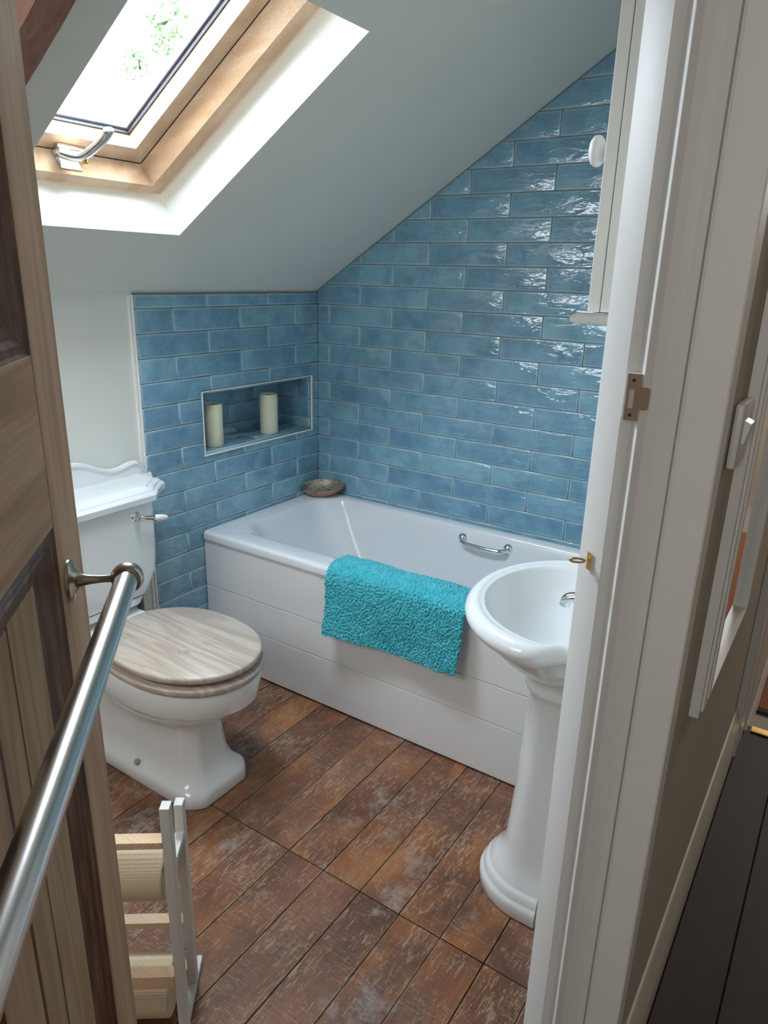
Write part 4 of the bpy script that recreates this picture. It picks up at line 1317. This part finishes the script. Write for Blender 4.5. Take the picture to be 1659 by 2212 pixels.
# ------------------------------------------------------------------ tree outside the roof window
def tree(pos, rad, label, n):
    t = thing('tree', label, 'tree', (pos[0], pos[1], -3))
    bm = bmesh.new(); rng = random.Random(int(pos[0] * 100) + 5)
    for _ in range(n):
        while True:
            d = Vector((rng.uniform(-1, 1), rng.uniform(-1, 1), rng.uniform(-1, 1)))
            if d.length < 1: break
        k = .55 + .45 * noise.noise(d * 2.3 + Vector(pos))
        c = Vector(pos) + Vector((d.x * rad, d.y * rad, d.z * rad * 1.2)) * (k + .3)
        s = rng.uniform(.05, .10)
        a = Vector((rng.gauss(0, 1), rng.gauss(0, 1), rng.gauss(0, 1))).normalized(); b = a.orthogonal().normalized(); e = a.cross(b)
        bm.faces.new([bm.verts.new(c + b * s), bm.verts.new(c + e * s * .5), bm.verts.new(c - b * s), bm.verts.new(c - e * s * .5)])
    me = finish('foliage', bm, M['leaf'], t)
    bm = bmesh.new(); tube(bm, [(pos[0] - .3, pos[1], -3), (pos[0] - .1, pos[1], pos[2] - 1.5), (pos[0], pos[1], pos[2] - .1)], [.08, .04, .008], 12)
    finish('trunk', bm, M['bark'], t, True)

# ------------------------------------------------------------------ camera
f = 1537.5
C = Vector((1.908, -2.3628, 1.4345)); yaw, pit, rol = 2.1532, -.3224, .0256
fw = Vector((math.cos(pit) * math.cos(yaw), math.cos(pit) * math.sin(yaw), math.sin(pit)))
r0 = fw.cross(Vector((0, 0, 1))).normalized(); u0 = r0.cross(fw)
rr_ = r0 * math.cos(rol) + u0 * math.sin(rol); uu_ = -r0 * math.sin(rol) + u0 * math.cos(rol)
cam = bpy.data.cameras.new('camera'); co = bpy.data.objects.new('camera', cam); COL.objects.link(co)
mt = Matrix((rr_, uu_, -fw)).transposed().to_4x4(); mt.translation = C
co.matrix_world = mt
cam.sensor_fit = 'VERTICAL'; cam.sensor_height = 24; cam.lens = f * 24 / 2212; cam.clip_start = .02; cam.clip_end = 200
SC.camera = co
def ray(px, py): return fw + rr_ * ((px - 829.5) / f) - uu_ * ((py - 1106) / f)
tree(C + ray(375, 75) * 9.0, .40, 'pale leafy tree crown seen through the roof window', 900)
tree(C + ray(296, 150) * 10.0, .22, 'small wisp of pale foliage seen lower through the roof window', 240)

# ------------------------------------------------------------------ light
w = bpy.data.worlds.new('sky'); SC.world = w; w.use_nodes = True
nt = w.node_tree; bg = nt.nodes['Background']
bg.inputs['Color'].default_value = (.86, .93, 1.0, 1); bg.inputs['Strength'].default_value = 26
# overcast sky: brighter towards the zenith
tc = nt.nodes.new('ShaderNodeTexCoord'); sp = nt.nodes.new('ShaderNodeSeparateXYZ'); rp = nt.nodes.new('ShaderNodeValToRGB')
nt.links.new(tc.outputs['Generated'], sp.inputs[0]); nt.links.new(sp.outputs['Z'], rp.inputs['Fac']); nt.links.new(rp.outputs['Color'], bg.inputs['Color'])
rp.color_ramp.elements[0].position = 0; rp.color_ramp.elements[0].color = (.55, .62, .68, 1)
rp.color_ramp.elements[1].position = .8; rp.color_ramp.elements[1].color = (.84, .95, 1.06, 1)
# window portal (guides sampling of the sky only)
al = bpy.data.lights.new('window_daylight', 'AREA'); al.shape = 'RECTANGLE'; al.size = .47; al.size_y = .25
ao = bpy.data.objects.new('window_daylight', al); COL.objects.link(ao)
al.cycles.is_portal = True
nrm = Vector((ST, 0, -CT)); mt = Matrix((Vector((CT, 0, ST)), nrm.cross(Vector((CT, 0, ST))) * -1, -nrm)).transposed()
zax = -nrm; xax = Vector((CT, 0, ST)); yax = zax.cross(xax)
mt = Matrix((xax, yax, zax)).transposed().to_4x4(); mt.translation = CS(.7025, -1.234, .19)
ao.matrix_world = mt
# added fill lamps: landing behind the camera, near wall, far room
def area(name, loc, target, size, power, col):
    l = bpy.data.lights.new(name, 'AREA'); l.size = size; l.energy = power; l.color = col
    o = bpy.data.objects.new(name, l); COL.objects.link(o); o.location = loc
    o.rotation_euler = (Vector(target) - Vector(loc)).to_track_quat('-Z', 'Y').to_euler()
    return o
area('landing_fill', (2.01, -3.9, 1.75), (1.85, -1.5, .9), .33, 4.4, (1, .97, .94))  # added fill at the landing end, brightens the door jamb
area('near_wall_fill', (.62, YN + .04, 1.45), (.8, 0, .3), .8, 6.5, (.92, .97, 1.0))  # added fill from the near wall for toilet, bath panel and tiles
def fill_frame(name, x0_, x1_, z0_, z1_, ya_, yb_):  # surround dressed around an added fill lamp
    m_ = .06
    finish(name, boxes(((x0_ - m_, ya_, z0_ - m_), (x1_ + m_, yb_, z0_)), ((x0_ - m_, ya_, z1_), (x1_ + m_, yb_, z1_ + m_)), ((x0_ - m_, ya_, z0_), (x0_, yb_, z1_)), ((x1_, ya_, z0_), (x1_ + m_, yb_, z1_)), bevel=.003), M['gloss'], kind='structure')
fill_frame('near_fill_frame', .22, 1.02, 1.05, 1.85, YN + .0005, YN + .045)  # made-up window surround for the near wall fill lamp
fill_frame('landing_fill_frame', 1.84, 2.18, 1.44, 2.06, -3.999, -3.89)  # made-up window surround for the landing fill lamp
area('far_room_fill', (2.4, 2.2, 2.2), (2.2, .6, 0), .8, 12, (1, .97, .93))  # added fill for the room beyond the landing, no window modelled

SC.view_settings.view_transform = 'Standard'; SC.view_settings.look = 'None'
SC.view_settings.gamma = 1; SC.view_settings.use_curve_mapping = False
SC.view_settings.exposure = 1.18
SC.cycles.use_denoising = True
SC.cycles.max_bounces = 14; SC.cycles.diffuse_bounces = 8; SC.cycles.glossy_bounces = 6; SC.cycles.transparent_max_bounces = 12
SC.cycles.sample_clamp_indirect = 8
SC.render.film_transparent = False
